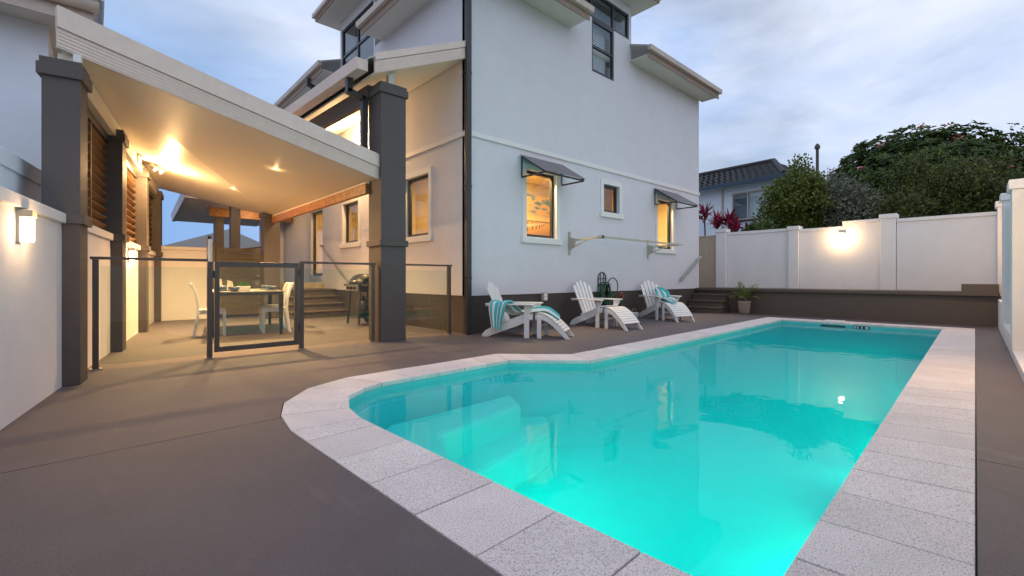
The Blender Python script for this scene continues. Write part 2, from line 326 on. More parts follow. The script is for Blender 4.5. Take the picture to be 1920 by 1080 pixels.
def wall_holes(mb, axis, off, thick, a0, a1, z0, z1, holes):
    """wall in plane axis (x or y) = off, outer face at off, body towards +thick; holes = (a0,a1,z0,z1)"""
    xs = sorted({a0, a1, *[h[0] for h in holes], *[h[1] for h in holes]}); zs = sorted({z0, z1, *[h[2] for h in holes], *[h[3] for h in holes]})
    xs = [x for x in xs if a0 <= x <= a1]; zs = [z for z in zs if z0 <= z <= z1]
    def pt(a, z, d): return (off + d, a, z) if axis == 'x' else (a, off + d, z)
    def solid(i, j):
        if i < 0 or j < 0 or i >= len(xs) - 1 or j >= len(zs) - 1: return False
        cx, cz = (xs[i] + xs[i + 1]) / 2, (zs[j] + zs[j + 1]) / 2
        return not any(h[0] < cx < h[1] and h[2] < cz < h[3] for h in holes)
    for i in range(len(xs) - 1):
        for j in range(len(zs) - 1):
            if not solid(i, j): continue
            a, b, c, d = xs[i], xs[i + 1], zs[j], zs[j + 1]
            mb.add([pt(a, c, 0), pt(b, c, 0), pt(b, d, 0), pt(a, d, 0)], [(0, 1, 2, 3) if axis == 'y' else (3, 2, 1, 0)])
            mb.add([pt(a, c, thick), pt(b, c, thick), pt(b, d, thick), pt(a, d, thick)], [(3, 2, 1, 0) if axis == 'y' else (0, 1, 2, 3)])
            for (di, dj, p, q) in ((-1, 0, (a, c), (a, d)), (1, 0, (b, c), (b, d)), (0, -1, (a, c), (b, c)), (0, 1, (a, d), (b, d))):
                if not solid(i + di, j + dj):
                    mb.add([pt(*p, 0), pt(*q, 0), pt(*q, thick), pt(*p, thick)], [(0, 1, 2, 3)])
    return mb

# ================================================================== GROUND, DECK
single('ground', MB().add([(-600, -600, -2.2), (600, -600, -2.2), (600, 600, -2.2), (-600, 600, -2.2)], [(0, 1, 2, 3)]), 'earth', kind='structure')
PA = R(2.2); PF = Fr(0, 0, PA)      # pool frame (u along the pool, v across)
def arc(cx, cy, r, a0, a1, n): return [(cx + r * math.cos(R(a0 + (a1 - a0) * k / n)), cy + r * math.sin(R(a0 + (a1 - a0) * k / n))) for k in range(n + 1)]
U0, U1, V0, V1, V2 = 1.045, 12.7, 0.0, 3.69, 4.40     # outer coping edge
T = 0.45
outerN = [(1.045, 3.12), (1.11, 3.52), (1.24, 3.86), (1.56, 4.22), (1.99, 4.40)]
innerN = [(1.495, 3.05), (1.55, 3.36), (1.70, 3.70), (1.93, 3.87), (2.14, 3.95)]
corner_o, corner_i = (4.01, 4.40), (3.82, 3.95)
bend_o, bend_i = (4.70, 3.69), (4.51, 3.24)
JL = [(-8, 3.62), (1.085, 3.47)]     # deck control joint, pool frame
gap = 0.004
def slab(name, poly, m, z0=-0.12, z1=0.0):
    return single(name, MB(PF).prism([(p[0], p[1], z0) for p in poly], (0, 0, z1 - z0)), m, kind='structure')
e_ = 0.006
slab('deck', [(-8, 3.62 + gap), (1.1 - e_, 3.47 + gap), (1.11 - e_, 3.52), (1.24 - e_, 3.86 + e_), (1.56 - e_, 4.22 + e_), (1.99, 4.40 + e_), (4.01, 4.40 + e_), (4.70, 3.69 + e_), (12.7, 3.69 + e_), (12.7 + e_, 3.69 + e_), (12.7 + e_, 3.75), (15, 3.75), (15, 24), (-8, 24)], 'deck')
slab('deck', [(-8, 3.62 - gap), (-8, -3), (3.58, -3), (3.58, -e_), (1.045 - e_, -e_), (1.045 - e_, 3.12), (1.1 - e_, 3.47 - gap)], 'deck')
slab('deck', [(3.588, -3), (15, -3), (15, 3.742), (12.7 + e_, 3.742), (12.7 + e_, -e_), (3.588, -e_)], 'deck')
# ------------------------------------------------------------------ pool
pool = Thing('swimming_pool', PF(1.0, 0, 0), 'long turquoise swimming pool edged with pale speckled stone tiles', 'pool')
def tile(o0, o1, i1, i0):
    g_ = 0.0035
    def sh(p, q, d):
        L = math.hypot(q[0] - p[0], q[1] - p[1]); k = d / L; return (p[0] + (q[0] - p[0]) * k, p[1] + (q[1] - p[1]) * k)
    a, b, c, d = sh(o0, o1, g_), sh(o1, o0, g_), sh(i1, i0, g_), sh(i0, i1, g_)
    dz = rnd.uniform(-0.0012, 0.0012)
    m = MB(PF).hexa([(*q, -0.035) for q in (d, c, b, a)], [(*q, 0.006 + dz) for q in (d, c, b, a)])
    pool.part('coping_tile', m, 'granite', bevel=0.004)
def lerp(p, q, t): return (p[0] + (q[0] - p[0]) * t, p[1] + (q[1] - p[1]) * t)
def run(o0, o1, i0, i1, n):
    for k in range(n): tile(lerp(o0, o1, k / n), lerp(o0, o1, (k + 1) / n), lerp(i0, i1, (k + 1) / n), lerp(i0, i1, k / n))
# order so that outer edge runs clockwise seen from above
near_o = [(1.045, 0.0), (1.045, 3.12)]; near_i = [(1.495, 0.45), (1.495, 3.05)]
ys = [0.45 + 0.4 * k for k in range(7)]
tile((1.045, 0.0), (1.045, 0.45), (1.495, 0.45), (1.49, 0.44))
for k in range(6): tile((1.045, ys[k]), (1.045, ys[k + 1]), (1.495, ys[k + 1]), (1.495, ys[k]))
tile((1.045, ys[6]), (1.045, 3.12), (1.495, 3.05), (1.495, ys[6]))
for k in range(4): tile(outerN[k], outerN[k + 1], innerN[k + 1], innerN[k])
run((1.99, 4.40), corner_o, (2.14, 3.95), corner_i, 5)
run(corner_o, bend_o, corner_i, bend_i, 3)
run(bend_o, (12.25, 3.69), bend_i, (12.25, 3.24), 20)
tile((12.25, 3.69), (12.7, 3.69), (12.26, 3.245), (12.25, 3.24))
tile((12.7, 3.69), (12.7, 3.24), (12.25, 3.235), (12.256, 3.245))
run((12.7, 3.24), (12.7, 0.45), (12.25, 3.24), (12.25, 0.45), 6)
tile((12.7, 0.45), (12.7, 0.0), (12.256, 0.447), (12.25, 0.45))
run((12.7, 0.0), (1.495, 0.0), (12.25, 0.45), (1.495, 0.45), 30)
tile((1.495, 0.0), (1.047, 0.0), (1.492, 0.447), (1.495, 0.45))
# grout bed under tiles
bed_o = [(U0, V0), (U0, 3.12)] + outerN[1:] + [corner_o, bend_o, (U1, V1), (U1, V0)]
bed_i = [(1.48, .435), (1.48, 3.05)] + [(p[0] - .012, p[1] + .012) for p in innerN[1:]] + [(3.825, 3.965), (4.52, 3.255), (12.265, 3.255), (12.265, .435)]
mb = MB(PF); n = len(bed_o)
mb.add([(*p, -0.036) for p in bed_o] + [(*p, -0.036) for p in bed_i] + [(*p, -0.012) for p in bed_o] + [(*p, -0.012) for p in bed_i],
       [(i, (i + 1) % n, n + (i + 1) % n, n + i) for i in range(n)] + [(3 * n + i, 3 * n + (i + 1) % n, 2 * n + (i + 1) % n, 2 * n + i) for i in range(n)] + [(n + i, n + (i + 1) % n, 3 * n + (i + 1) % n, 3 * n + i) for i in range(n)])
M['grout'] = mat('grout', (0.16, 0.13, 0.12), 0.9)
pool.part('grout_bed', mb, 'grout')
# shell
WZ = -0.075
shell_in = [(1.49, .445), (1.49, 3.05)] + [(p[0] - .004, p[1] + .004) for p in innerN[1:]] + [(3.822, 3.955), (4.514, 3.246), (12.256, 3.246), (12.256, .445)]
def depth(p): return -1.0 - 0.35 * min(1, max(0, (p[0] - 4) / 7))
def ring(z, inset=0.0):
    c = (6.5, 1.9); return [(p[0] + (inset if p[0] < 3 else -inset if p[0] > 11 else 0), p[1] + (inset if p[1] < 1 else -inset), z if z is not None else depth(p)) for p in shell_in]
ra, rb, rc = ring(-0.036), ring(-0.17), ring(-0.17, 0.025)
rd = ring(None, 0.10); n = len(shell_in)
mbu = MB(PF).add(ra + rb, [(i, n + i, n + (i + 1) % n, (i + 1) % n) for i in range(n)])
pool.part('waterline_band', mbu, 'fibrewhite')
mbs = MB(PF).add(rb + rc + rd, [(i, n + i, n + (i + 1) % n, (i + 1) % n) for i in range(n)] + [(n + i, 2 * n + i, 2 * n + (i + 1) % n, n + (i + 1) % n) for i in range(n)] + [list(range(2 * n, 3 * n))])
pool.part('shell', mbs, 'shell', bevel=0.06)
# entry bench and step in the bay
pool.part('step', MB(PF).prism([(1.62, 2.75, -0.98), (1.7, 3.5, -0.98), (2.15, 3.82, -0.98), (3.72, 3.82, -0.98), (3.5, 3.42, -0.98), (2.35, 3.25, -0.98), (2.05, 2.75, -0.98)], (0, 0, 0.62)), 'stepfibre', bevel=0.05)
pool.part('step', MB(PF).prism([(1.62, 2.35, -0.98), (2.1, 2.35, -0.98), (2.45, 2.9, -0.98), (3.6, 3.1, -0.98), (4.05, 3.55, -0.98), (3.72, 3.8, -0.98), (2.1, 3.8, -0.98), (1.65, 3.3, -0.98)], (0, 0, 0.36)), 'stepfibre', bevel=0.05)
# skimmer, marker
sk_ = pool.part('skimmer_lid', MB(PF).box(12.33, 2.05, 0.008, 12.62, 2.42, 0.03), 'white', bevel=0.006)
pool.part('skimmer_mouth', MB(PF).box(12.235, 2.0, -0.11, 12.25, 2.46, -0.06), 'charcoal')
mk = pool.part('depth_marker', MB(PF).box(12.24, 1.58, -0.115, 12.252, 1.86, -0.045), 'nblue')
for (a, b) in ((1.82, 1.845), (1.77, 1.795), (1.70, 1.72), (1.60, 1.65)):
    pool.part('marker_stroke', MB(PF).box(12.235, a, -0.105, 12.2395, b, -0.055), 'white', parent=mk)
def pool_lamp(u, v, z, nx, ny, power, off=0.25):
    L = Vector((nx, ny, 0)).normalized(); mb = MB(PF); side = Vector((-L.y, L.x, 0)); c = Vector((u, v, z)); ringp = []
    for rr, dd in ((0.11, 0.0), (0.11, 0.03), (0.085, 0.04)): ringp.append([tuple(c + L * dd + (side * math.cos(t) + Vector((0, 0, 1)) * math.sin(t)) * rr) for t in (2 * math.pi * k / 16 for k in range(16))])
    v_ = [p for r_ in ringp for p in r_]; f = [(i * 16 + k, i * 16 + (k + 1) % 16, (i + 1) * 16 + (k + 1) % 16, (i + 1) * 16 + k) for i in range(2) for k in range(16)]
    mb.add(v_, f); o = pool.part('pool_lamp', mb, 'white')
    mb2 = MB(PF).add(ringp[2], [list(range(16))]); pool.part('lens', mb2, 'poolon', parent=o)
    p = PF(u + L.x * .045, v + L.y * .045, z); lo_ = pool.light('pool_light', p, power, (0.0, 1.0, 0.62), kind='AREA')
    lo_.data.shape = 'DISK'; lo_.data.size = .18; d_ = Matrix.Rotation(PA, 3, 'Z') @ Vector((L.x, L.y, -.12)); lo_.rotation_euler = d_.to_track_quat('-Z', 'Y').to_euler()
pool_lamp(1.60, 1.75, -0.62, 1, 0, 46)
pool_lamp(1.60, 2.72, -0.75, 1, .35, 36)
pool_lamp(3.4, 0.56, -0.82, 0, 1, 19)  # unseen lamp, added on the right wall to even out the water
pool_lamp(6.0, 0.56, -0.85, 0, 1, 24)  # also added out of sight, spreads light along the middle
pool_lamp(9.2, 0.56, -0.9, 0, 1, 22)  # added unseen lamp that brightens the far water
wz = [(p[0], p[1], WZ) for p in shell_in][::-1]
def grow(ps, d):     # push a ring outwards
    n_ = len(ps); cx = sum(p[0] for p in ps) / n_; r_ = []
    for i in range(n_):
        a, b, c = ps[i - 1], ps[i], ps[(i + 1) % n_]
        e1 = Vector((b[0] - a[0], b[1] - a[1])).normalized(); e2 = Vector((c[0] - b[0], c[1] - b[1])).normalized(); nn = Vector((-(e1.y + e2.y), e1.x + e2.x)).normalized()
        r_.append((b[0] + nn.x * d, b[1] + nn.y * d))
    return r_
gw = grow(shell_in, 0.012); n = len(gw)
mb = MB(PF).add([(*p, WZ) for p in gw] + [(*p, -1.7) for p in gw], [list(range(n))[::-1], list(range(n, 2 * n))] + [(i, (i + 1) % n, n + (i + 1) % n, n + i) for i in range(n)])
single('pool_water', mb, 'water', kind='structure')

# ================================================================== MAIN HOUSE
HX, HY, HX2, HY2 = 4.82, 6.48, 13.65, 20.5
house = Thing('white_house', (HX, HY, 0), 'two storey white rendered house with dark base beside the pool', 'house')
TK = 0.15
w1 = (6.26, 7.14, 1.82, 3.16); w2 = (8.79, 9.43, 2.56, 3.22); w3 = (11.21, 12.03, 1.80, 3.14)
hp = [(8.36, 9.22, 5.75, 6.98)]
fr_r = MB(); wall_holes(fr_r, 'y', HY, TK, HX, HX2, 0.68, 3.52, [w1, w2, w3])
house.part('wall', fr_r, 'render')
mb = MB(); wall_holes(mb, 'y', HY, TK, HX, HX2, 3.52, 6.47, [(8.36, 9.22, 5.75, 6.47)])
house.part('wall', mb, 'render')
v1 = (7.74, 8.68, 1.85, 3.08); v2 = (11.03, 12.0, 1.91, 2.95); vd = (13.52, 14.5, 1.06, 3.0)
mb = MB(); wall_holes(mb, 'x', HX, TK, HY + 0.001, HY2, 0.68, 3.52, [v1, v2, vd]); house.part('wall', mb, 'render')
vw = (10.2, 12.1, 5.95, 6.47); vu = (14.6, 17.6, 5.35, 6.1)
mb = MB(); wall_holes(mb, 'x', HX, TK, HY + 0.001, HY2, 3.52, 6.47, [vw, vu]); house.part('wall', mb, 'render')
house.part('wall', MB().box(HX2 - 0.15, HY + 0.15, 0, HX2, HY2, 6.47), 'render')
house.part('wall', MB().box(HX + .15, HY2 - .15, 0, HX2 - .15, HY2, 6.47), 'render')
house.part('plinth', MB().box(HX + 0.02, HY + 0.02, -0.1, HX2 - 0.02, HY + 0.3, 0.682), 'plinth')
house.part('plinth', MB().box(HX + 0.02, HY + 0.3, -0.1, HX + 0.3, HY2, 0.682), 'plinth')
house.part('string_course', MB().box(HX - 0.03, HY - 0.03, 3.52, HX2 + 0.03, HY - 0.0005, 3.615), 'trim', bevel=0.012)
house.part('string_course', MB().box(HX - 0.03, HY, 3.52, HX - 0.0005, HY2, 3.615), 'trim', bevel=0.012)
# floor slabs so that rooms are closed
house.part('floor_slab', MB().box(HX + .16, HY + .16, 3.45, HX2 - .16, HY2 - .2, 3.6), 'soffit')
house.part('floor_slab', MB().box(HX + .16, HY + .16, 6.3, HX2 - .16, HY2 - .2, 6.4), 'soffit')
# corner downpipe
dp = house.part('downpipe', MB().box(HX - 0.07, HY - 0.085, 0.0, HX + 0.035, HY - 0.004, 6.5), 'charcoal', bevel=0.01)
for z in (0.98, 2.6, 4.6): house.part('bracket', MB().box(HX - 0.085, HY - 0.07, z, HX + 0.05, HY + 0.0, z + 0.04), 'charcoal', parent=dp)

def window(axis, off, rect, label=None, fw=0.055, mull=(), trans=(), trimw=0.11, sill=True, rec=0.07, blindm=None, trim=True, sides='LR'):
    a0, a1, z0, z1 = rect
    def B(mb, a, b, c, d, d0, d1):
        if axis == 'y': mb.box(a, off + d0, c, b, off + d1, d)
        else: mb.box(off + d0, a, c, off + d1, b, d)
        return mb
    f = MB(); B(f, a0, a0 + fw, z0, z1, rec, rec + .06); B(f, a1 - fw, a1, z0, z1, rec, rec + .06)
    B(f, a0 + fw, a1 - fw, z0, z0 + fw * 1.1, rec + .001, rec + .059); B(f, a0 + fw, a1 - fw, z1 - fw, z1, rec + .001, rec + .059)
    for m_ in mull: B(f, m_ - fw / 2, m_ + fw / 2, z0 + fw * 1.1, z1 - fw, rec + .002, rec + .058)
    for t_ in trans: B(f, a0 + fw, a1 - fw, t_ - fw / 2, t_ + fw / 2, rec + .004, rec + .056)
    win = house.part('window', f, 'frame', label=label)
    cuts = [a0 + fw] + [x for m_ in mull for x in (m_ - fw / 2, m_ + fw / 2)] + [a1 - fw]; zc = [z0 + fw * 1.1] + [x for t_ in trans for x in (t_ - fw / 2, t_ + fw / 2)] + [z1 - fw]
    for i in range(0, len(cuts), 2):
        for j in range(0, len(zc), 2):
            p = MB(); B(p, cuts[i], cuts[i + 1], zc[j], zc[j + 1], rec + .028, rec + .032); house.part('pane', p, 'pane', parent=win)
    if trim:
        t = MB(); tw = trimw
        B(t, a0 - tw, a0, z0, z1 + tw, -.022, -.001); B(t, a1, a1 + tw, z0, z1 + tw, -.022, -.001); B(t, a0, a1, z1, z1 + tw, -.0215, -.001)
        house.part('trim', t, 'trim', parent=win)
    if sill:
        t = MB(); B(t, a0 - trimw - .03, a1 + trimw + .03, z0 - .125, z0 - .002, -.055, -.001); house.part('sill', t, 'trim', parent=win, bevel=0.006)
    return win
window('y', HY, w1, 'tall window showing a glowing seaside picture inside')
window('y', HY, w2, 'small square window with an amber blind')
window('y', HY, w3, 'narrow lit window nearest the terrace steps')
window('x', HX, v1, 'lit window beside the tall dark column'); window('x', HX, v2, 'lit window above the barbecue')
window('x', HX, vd, 'narrow glass door at the top of the patio steps', trim=False, sill=False, fw=0.07)
# amber blind behind small window
bl = MB()
for k in range(14): bl.box(8.84, HY + .17, 2.6 + k * .043, 9.38, HY + .175, 2.6 + k * .043 + .039)
house.part('blind', bl, 'blind')
# rooms behind lit windows
def room(x0, x1, y0, y1, z0, z1, lamp, power):
    b = MB().box(x0, y0, z0, x1, y1, z1); b.f = [f[::-1] for f in b.f if True]
    return b
def openbox(x0, x1, y0, y1, z0, z1, skip):
    v = [(x0, y0, z0), (x1, y0, z0), (x1, y1, z0), (x0, y1, z0), (x0, y0, z1), (x1, y0, z1), (x1, y1, z1), (x0, y1, z1)]
    F = {'b': (0, 1, 2, 3), 't': (7, 6, 5, 4), 'y0': (4, 5, 1, 0), 'x1': (5, 6, 2, 1), 'y1': (6, 7, 3, 2), 'x0': (7, 4, 0, 3)}
    return MB().add(v, [F[k] for k in F if k != skip])
def lamp_room(b, skip, lx, ly, lz, pw):
    house.part('interior', openbox(*b, skip), 'cream')
    l = MB().lathe([(0.10, 0.0), (0.11, 0.0), (0.115, 0.006)], (lx, ly, lz)); o = house.part('ceiling_lamp', l, 'white')
    lo_ = house.light('room_light', (lx, ly, lz - 0.006), pw, (1.0, 0.62, 0.25), kind='AREA'); lo_.data.shape = 'DISK'; lo_.data.size = .2
lamp_room((5.96, 10.4, 6.64, 8.2, 0.72, 3.4), 'y0', 6.75, 6.80, 3.392, 170)
lamp_room((10.7, 13.4, 6.64, 8.1, 0.72, 3.4), 'y0', 11.7, 6.80, 3.392, 130)
lamp_room((4.98, 5.95, 6.7, 10.2, 0.72, 3.4), 'x0', 5.11, 8.3, 3.392, 70)
lamp_room((4.98, 6.3, 10.4, 15.2, 0.72, 3.4), 'x0', 5.11, 12.4, 3.392, 120)
house.part('cupboard_door', MB().box(5.93, 8.9, 0.8, 5.945, 9.5, 2.9), 'cream')
house.part('cupboard_door', MB().box(5.93, 9.52, 0.8, 5.945, 10.1, 2.9), 'cream')
house.part('skirting', MB().box(6.0, 8.1, 1.2, 10.3, 8.19, 1.98), 'napkin')

# picture canvases inside
def seaside(name, v):
    m = bpy.data.materials.new(name); m.use_nodes = True; t = m.node_tree; b = t.nodes['Principled BSDF']; b.inputs['Roughness'].default_value = 0.7
    uv = t.nodes.new('ShaderNodeUVMap'); sp = t.nodes.new('ShaderNodeSeparateXYZ'); t.links.new(uv.outputs[0], sp.inputs[0])
    gr = t.nodes.new('ShaderNodeValToRGB'); e = gr.color_ramp.elements
    if v == 0: pts = [(0, (.32, .16, .04)), (.36, (.85, .5, .12)), (.405, (.2, .12, .06)), (.42, (.95, .72, .3)), (.6, (.85, .5, .16)), (1, (.9, .66, .3))]
    else: pts = [(0, (.8, .45, .08)), (.35, (.75, .55, .2)), (.45, (.2, .42, .42)), (.75, (.55, .68, .62)), (1, (.3, .48, .55))]
    e[0].position = pts[0][0]; e[0].color = (*pts[0][1], 1); e[1].position = pts[-1][0]; e[1].color = (*pts[-1][1], 1)
    for p, c in pts[1:-1]: k = e.new(p); k.color = (*c, 1)
    t.links.new(sp.outputs[1], gr.inputs[0])
    n = t.nodes.new('ShaderNodeTexNoise'); n.inputs['Scale'].default_value = 5.5; n.inputs['Detail'].default_value = 7
    mpn = t.nodes.new('ShaderNodeMapping'); mpn.inputs['Scale'].default_value = (1, 1.6, 1); t.links.new(uv.outputs[0], mpn.inputs[0]); t.links.new(mpn.outputs[0], n.inputs[0])
    rr = t.nodes.new('ShaderNodeValToRGB'); rr.color_ramp.elements[0].position = .50; rr.color_ramp.elements[1].position = .58; t.links.new(n.outputs[0], rr.inputs[0])
    band = t.nodes.new('ShaderNodeMapRange'); band.inputs['From Min'].default_value = .5; band.inputs['From Max'].default_value = .62; t.links.new(sp.outputs[1], band.inputs[0])
    ml = t.nodes.new('ShaderNodeMath'); ml.operation = 'MULTIPLY'; t.links.new(rr.outputs[0], ml.inputs[0]); t.links.new(band.outputs[0], ml.inputs[1])
    mi = t.nodes.new('ShaderNodeMix'); mi.data_type = 'RGBA'; t.links.new(ml.outputs[0], mi.inputs['Factor']); t.links.new(gr.outputs[0], mi.inputs['A']); mi.inputs['B'].default_value = (.10, .32, .40, 1)
    t.links.new(mi.outputs['Result'], b.inputs['Base Color']); return m
def canvas(x0, x1, z0, z1, y, m, label):
    t = Thing('picture', ((x0 + x1) / 2, y, z0), label, 'picture')
    mb = MB().box(x0, y - .03, z0, x1, y, z1); mb.uv = [((p[0] - x0) / (x1 - x0), (p[2] - z0) / (z1 - z0)) for p in mb.v]
    t.part('canvas', mb, m)
    return t
c1 = canvas(7.3, 9.4, 2.0, 3.1, 8.19, seaside('seaside_print_a', 0), 'orange seaside jetty picture seen through the tall window')
M['jetty'] = mat('jetty_print', (0.16, 0.09, 0.05), 0.7)
M['jetty2'] = mat('jetty_print_pale', (0.75, 0.6, 0.4), 0.7)
for k in range(9):      # flat print of a jetty running to the horizon
    t0 = k / 9; x = 7.5 + 1.05 * (1 - (1 - t0) ** 2); h = 0.22 * (1 - t0) ** 1.4 + 0.012
    c1.part('jetty_post_print', MB().box(x, 8.1575, 2.38 - h * 1.25, x + .05 * (1 - t0) + .008, 8.1592, 2.40), 'jetty')
c1.part('jetty_deck_print', MB().prism([(7.3, 8.157, 2.2), (7.42, 8.157, 2.16), (8.6, 8.157, 2.405), (8.55, 8.157, 2.415), (7.3, 8.157, 2.30)], (0, .0005, 0)), 'jetty2')
canvas(12.6, 13.35, 2.1, 2.95, 8.09, seaside('seaside_print_b', 1), 'teal and gold beach picture seen through the narrow far window')

# main roof + eaves (eave soffit at 6.45, gutters on the outer edge)
OV = 0.52
def eave(a0, a1, side, ends):
    so_, ga = MB(), MB()
    if side == 'y':
        so_.box(a0, HY - OV + .02, 6.452, a1, HY - 0.001, 6.47); fa = MB().box(a0, HY - OV, 6.40, a1, HY - OV + .025, 6.62)
        pr = [(a0 - .04, HY - OV - .002, 6.54), (a0 - .04, HY - OV - .085, 6.545), (a0 - .04, HY - OV - .10, 6.66), (a0 - .04, HY - OV - .002, 6.66)]; d = (a1 - a0 + .08, 0, 0)
        rf = MB().prism([(a0, HY - OV - .06, 6.665), (a0, HY + 3, 8.1), (a0, HY + 3, 8.04), (a0, HY - OV - .06, 6.63)], (a1 - a0, 0, 0))
    else:
        so_.box(HX - OV + .02, a0, 6.452, HX - .001, a1, 6.47); fa = MB().box(HX - OV, a0, 6.40, HX - OV + .025, a1, 6.62)
        pr = [(HX - OV - .002, a0 - .04, 6.54), (HX - OV - .085, a0 - .04, 6.545), (HX - OV - .10, a0 - .04, 6.66), (HX - OV - .002, a0 - .04, 6.66)]; d = (0, a1 - a0 + .08, 0)
        rf = MB().prism([(HX - OV - .06, a0, 6.665), (HX + 3, a0, 8.1), (HX + 3, a0, 8.04), (HX - OV - .06, a0, 6.63)], (0, a1 - a0, 0))
    r_ = house.part('roof', rf, 'roofmetal'); house.part('soffit', so_, 'soffit', parent=r_); house.part('fascia', fa, 'fbrown', parent=r_)
    house.part('gutter', MB().prism(pr, d), 'gutter', parent=r_, bevel=0.006)
eave(HX - OV, 7.62, 'y', 0); eave(9.9, HX2 + .2, 'y', 0)
eave(HY - OV + .03, 9.75, 'x', 0); eave(12.15, 20.6, 'x', 0)
# dormer towers rising through the eaves
mb = MB(); wall_holes(mb, 'y', HY, TK, 7.65, 9.96, 6.47, 7.85, [(7.75, 9.86, 6.98, 7.62), (8.36, 9.22, 6.47, 6.98)]); house.part('dormer_wall', mb, 'render')
house.part('dormer_wall', MB().box(9.81, HY + .15, 6.47, 9.96, HY + 3, 7.85), 'render'); house.part('dormer_wall', MB().box(7.65, HY + .15, 6.47, 7.8, HY + 3, 7.85), 'render')
window('y', HY, (7.75, 9.86, 6.98, 7.62), 'high strip window of the dormer above the pool side', mull=(8.36, 9.22), trim=False, sill=False, rec=0.02)
window('y', HY, (8.36, 9.22, 5.75, 6.978), 'two pane window hanging below the pool side dormer', trans=(6.36,), trim=False, sill=False, rec=0.015)
mb = MB(); wall_holes(mb, 'x', HX, TK, 10.12, 12.2, 6.47, 7.85, [(10.2, 12.1, 6.47, 7.62)]); house.part('dormer_wall', mb, 'render')
house.part('dormer_wall', MB().box(HX + .15, 10.12, 6.47, HX + 3, 10.27, 7.85), 'render'); house.part('dormer_wall', MB().box(HX + .15, 12.05, 6.47, HX + 3, 12.2, 7.85), 'render')
window('x', HX, (10.2, 12.1, 5.95, 7.62), 'tall four pane window of the dormer above the patio', mull=(11.12,), trans=(6.9,), trim=False, sill=False, rec=0.015)
window('x', HX, vu, 'long low window under the far eave', mull=(15.6, 16.6), trim=False, sill=False, rec=0.03, fw=.06)
for (x0, x1, y0, y1) in ((7.25, 10.35, HY - .52, HY + 3.2), (HX - .5, HX + 3.2, 9.75, 12.55)):
    house.part('dormer_roof', MB().box(x0, y0, 7.852, x1, y1, 7.87), 'soffit')
    o = house.part('dormer_fascia', MB().box(x0 - .03, y0 - .03, 7.872, x1 + .03, y1 + .03, 8.0), 'fbrown')
    house.part('gutter', MB().box(x0 - .1, y0 - .1, 7.965, x1 + .1, y1 + .1, 8.08), 'gutter', parent=o, bevel=.015)
# louvre blinds and dark linings behind upper windows
for (rect, ax) in (((8.3, 9.28, 5.7, 7.0), 'y'), ((7.7, 9.8, 6.95, 7.75), 'y'), ((10.1, 12.05, 5.9, 7.8), 'x'), ((14.5, 17.7, 5.3, 6.2), 'x')):
    a0, a1, z0, z1 = rect
    house.part('curtain', MB().box(a0, HY + .35, z0, a1, HY + .36, z1) if ax == 'y' else MB().box(HX + .35, a0, z0, HX + .36, a1, z1), 'curtain')
lb = MB()
for k in range(22): lb.box(8.46, HY + .2, 5.82 + k * .052, 9.12, HY + .21, 5.82 + k * .052 + .028)
house.part('louvre_blind', lb, 'nwall')
# second downpipe with offset at the far eave
house.part('downpipe', MB().bar((HX - .6, 12.9, 6.45), (HX - .6, 12.9, 6.25), .1, .1).bar((HX - .6, 12.9, 6.28), (HX - .06, 13.0, 6.12), .1, .1).bar((HX - .06, 13.0, 6.16), (HX - .06, 13.0, 4.9), .1, .1), 'charcoal')

# ================================================================== VERANDAH ROOF over the side passage
ver = Thing('verandah_roof', (3.4, 6.6, 0), 'sloping cream verandah roof between tall column and house wall', 'roof')
def gx(y): return 2.95 - 0.05 * (y - 6.45)
YA, YB = 6.45, 15.5
def vz(x, y): return 4.30 + (x - gx(y)) * (5.16 - 4.30) / (HX - gx(y))
def vq(y, dx0, x1, dz0, dz1):
    x0 = gx(y) + dx0; return [(x0, y, vz(x0, y) + dz0), (x1, y, vz(x1, y) + dz0), (x1, y, vz(x1, y) + dz1), (x0, y, vz(x0, y) + dz1)]
def loft(a, b): return MB().add(a + b, [(0, 1, 2, 3), (7, 6, 5, 4), (1, 0, 4, 5), (2, 1, 5, 6), (3, 2, 6, 7), (0, 3, 7, 4)])
ver.part('roof_sheet', loft(vq(YA + .02, .05, HX - .002, -.03, 0), vq(YB, .05, HX - .002, -.03, 0)), 'roofmetal')
ver.part('soffit', loft(vq(YA + .06, .12, HX - .035, -.27, -.25), vq(YB, .12, HX - .035, -.27, -.25)), 'soffit')
bf = ver.part('barge_board', loft(vq(YA, .13, HX - .04, -.275, -.085), vq(YA + .05, .13, HX - .04, -.275, -.085)), 'fascia', bevel=.004)
ver.part('barge_cap', loft(vq(YA - .015, .13, HX - .04, -.08, .03), vq(YA + .06, .13, HX - .04, -.08, .03)), 'fascia', parent=bf)
for k in range(4):
    z = -.255 + k * .04
    ver.part('rib', loft(vq(YA - .006, .135, HX - .045, z, z + .012), vq(YA + .002, .135, HX - .045, z, z + .012)), 'fascia', parent=bf)
ver.part('gutter', MB().hexa([(gx(YA) - .11, YA + .1, 4.12), (gx(YA) + .06, YA + .1, 4.12), (gx(YB) + .06, YB, 4.12), (gx(YB) - .11, YB, 4.12)], [(gx(YA) - .13, YA + .1, 4.29), (gx(YA) + .06, YA + .1, 4.29), (gx(YB) + .06, YB, 4.29), (gx(YB) - .13, YB, 4.29)]), 'fascia', bevel=.006)
ver.part('beam', MB().hexa([(gx(YA) + .24, YA + .5, 3.84), (gx(YA) + .34, YA + .5, 3.84), (gx(YB) + .34, YB, 3.84), (gx(YB) + .24, YB, 3.84)], [(gx(YA) + .24, YA + .5, 4.10), (gx(YA) + .34, YA + .5, 4.10), (gx(YB) + .34, YB, 4.10), (gx(YB) + .24, YB, 4.10)]), 'colpaint')
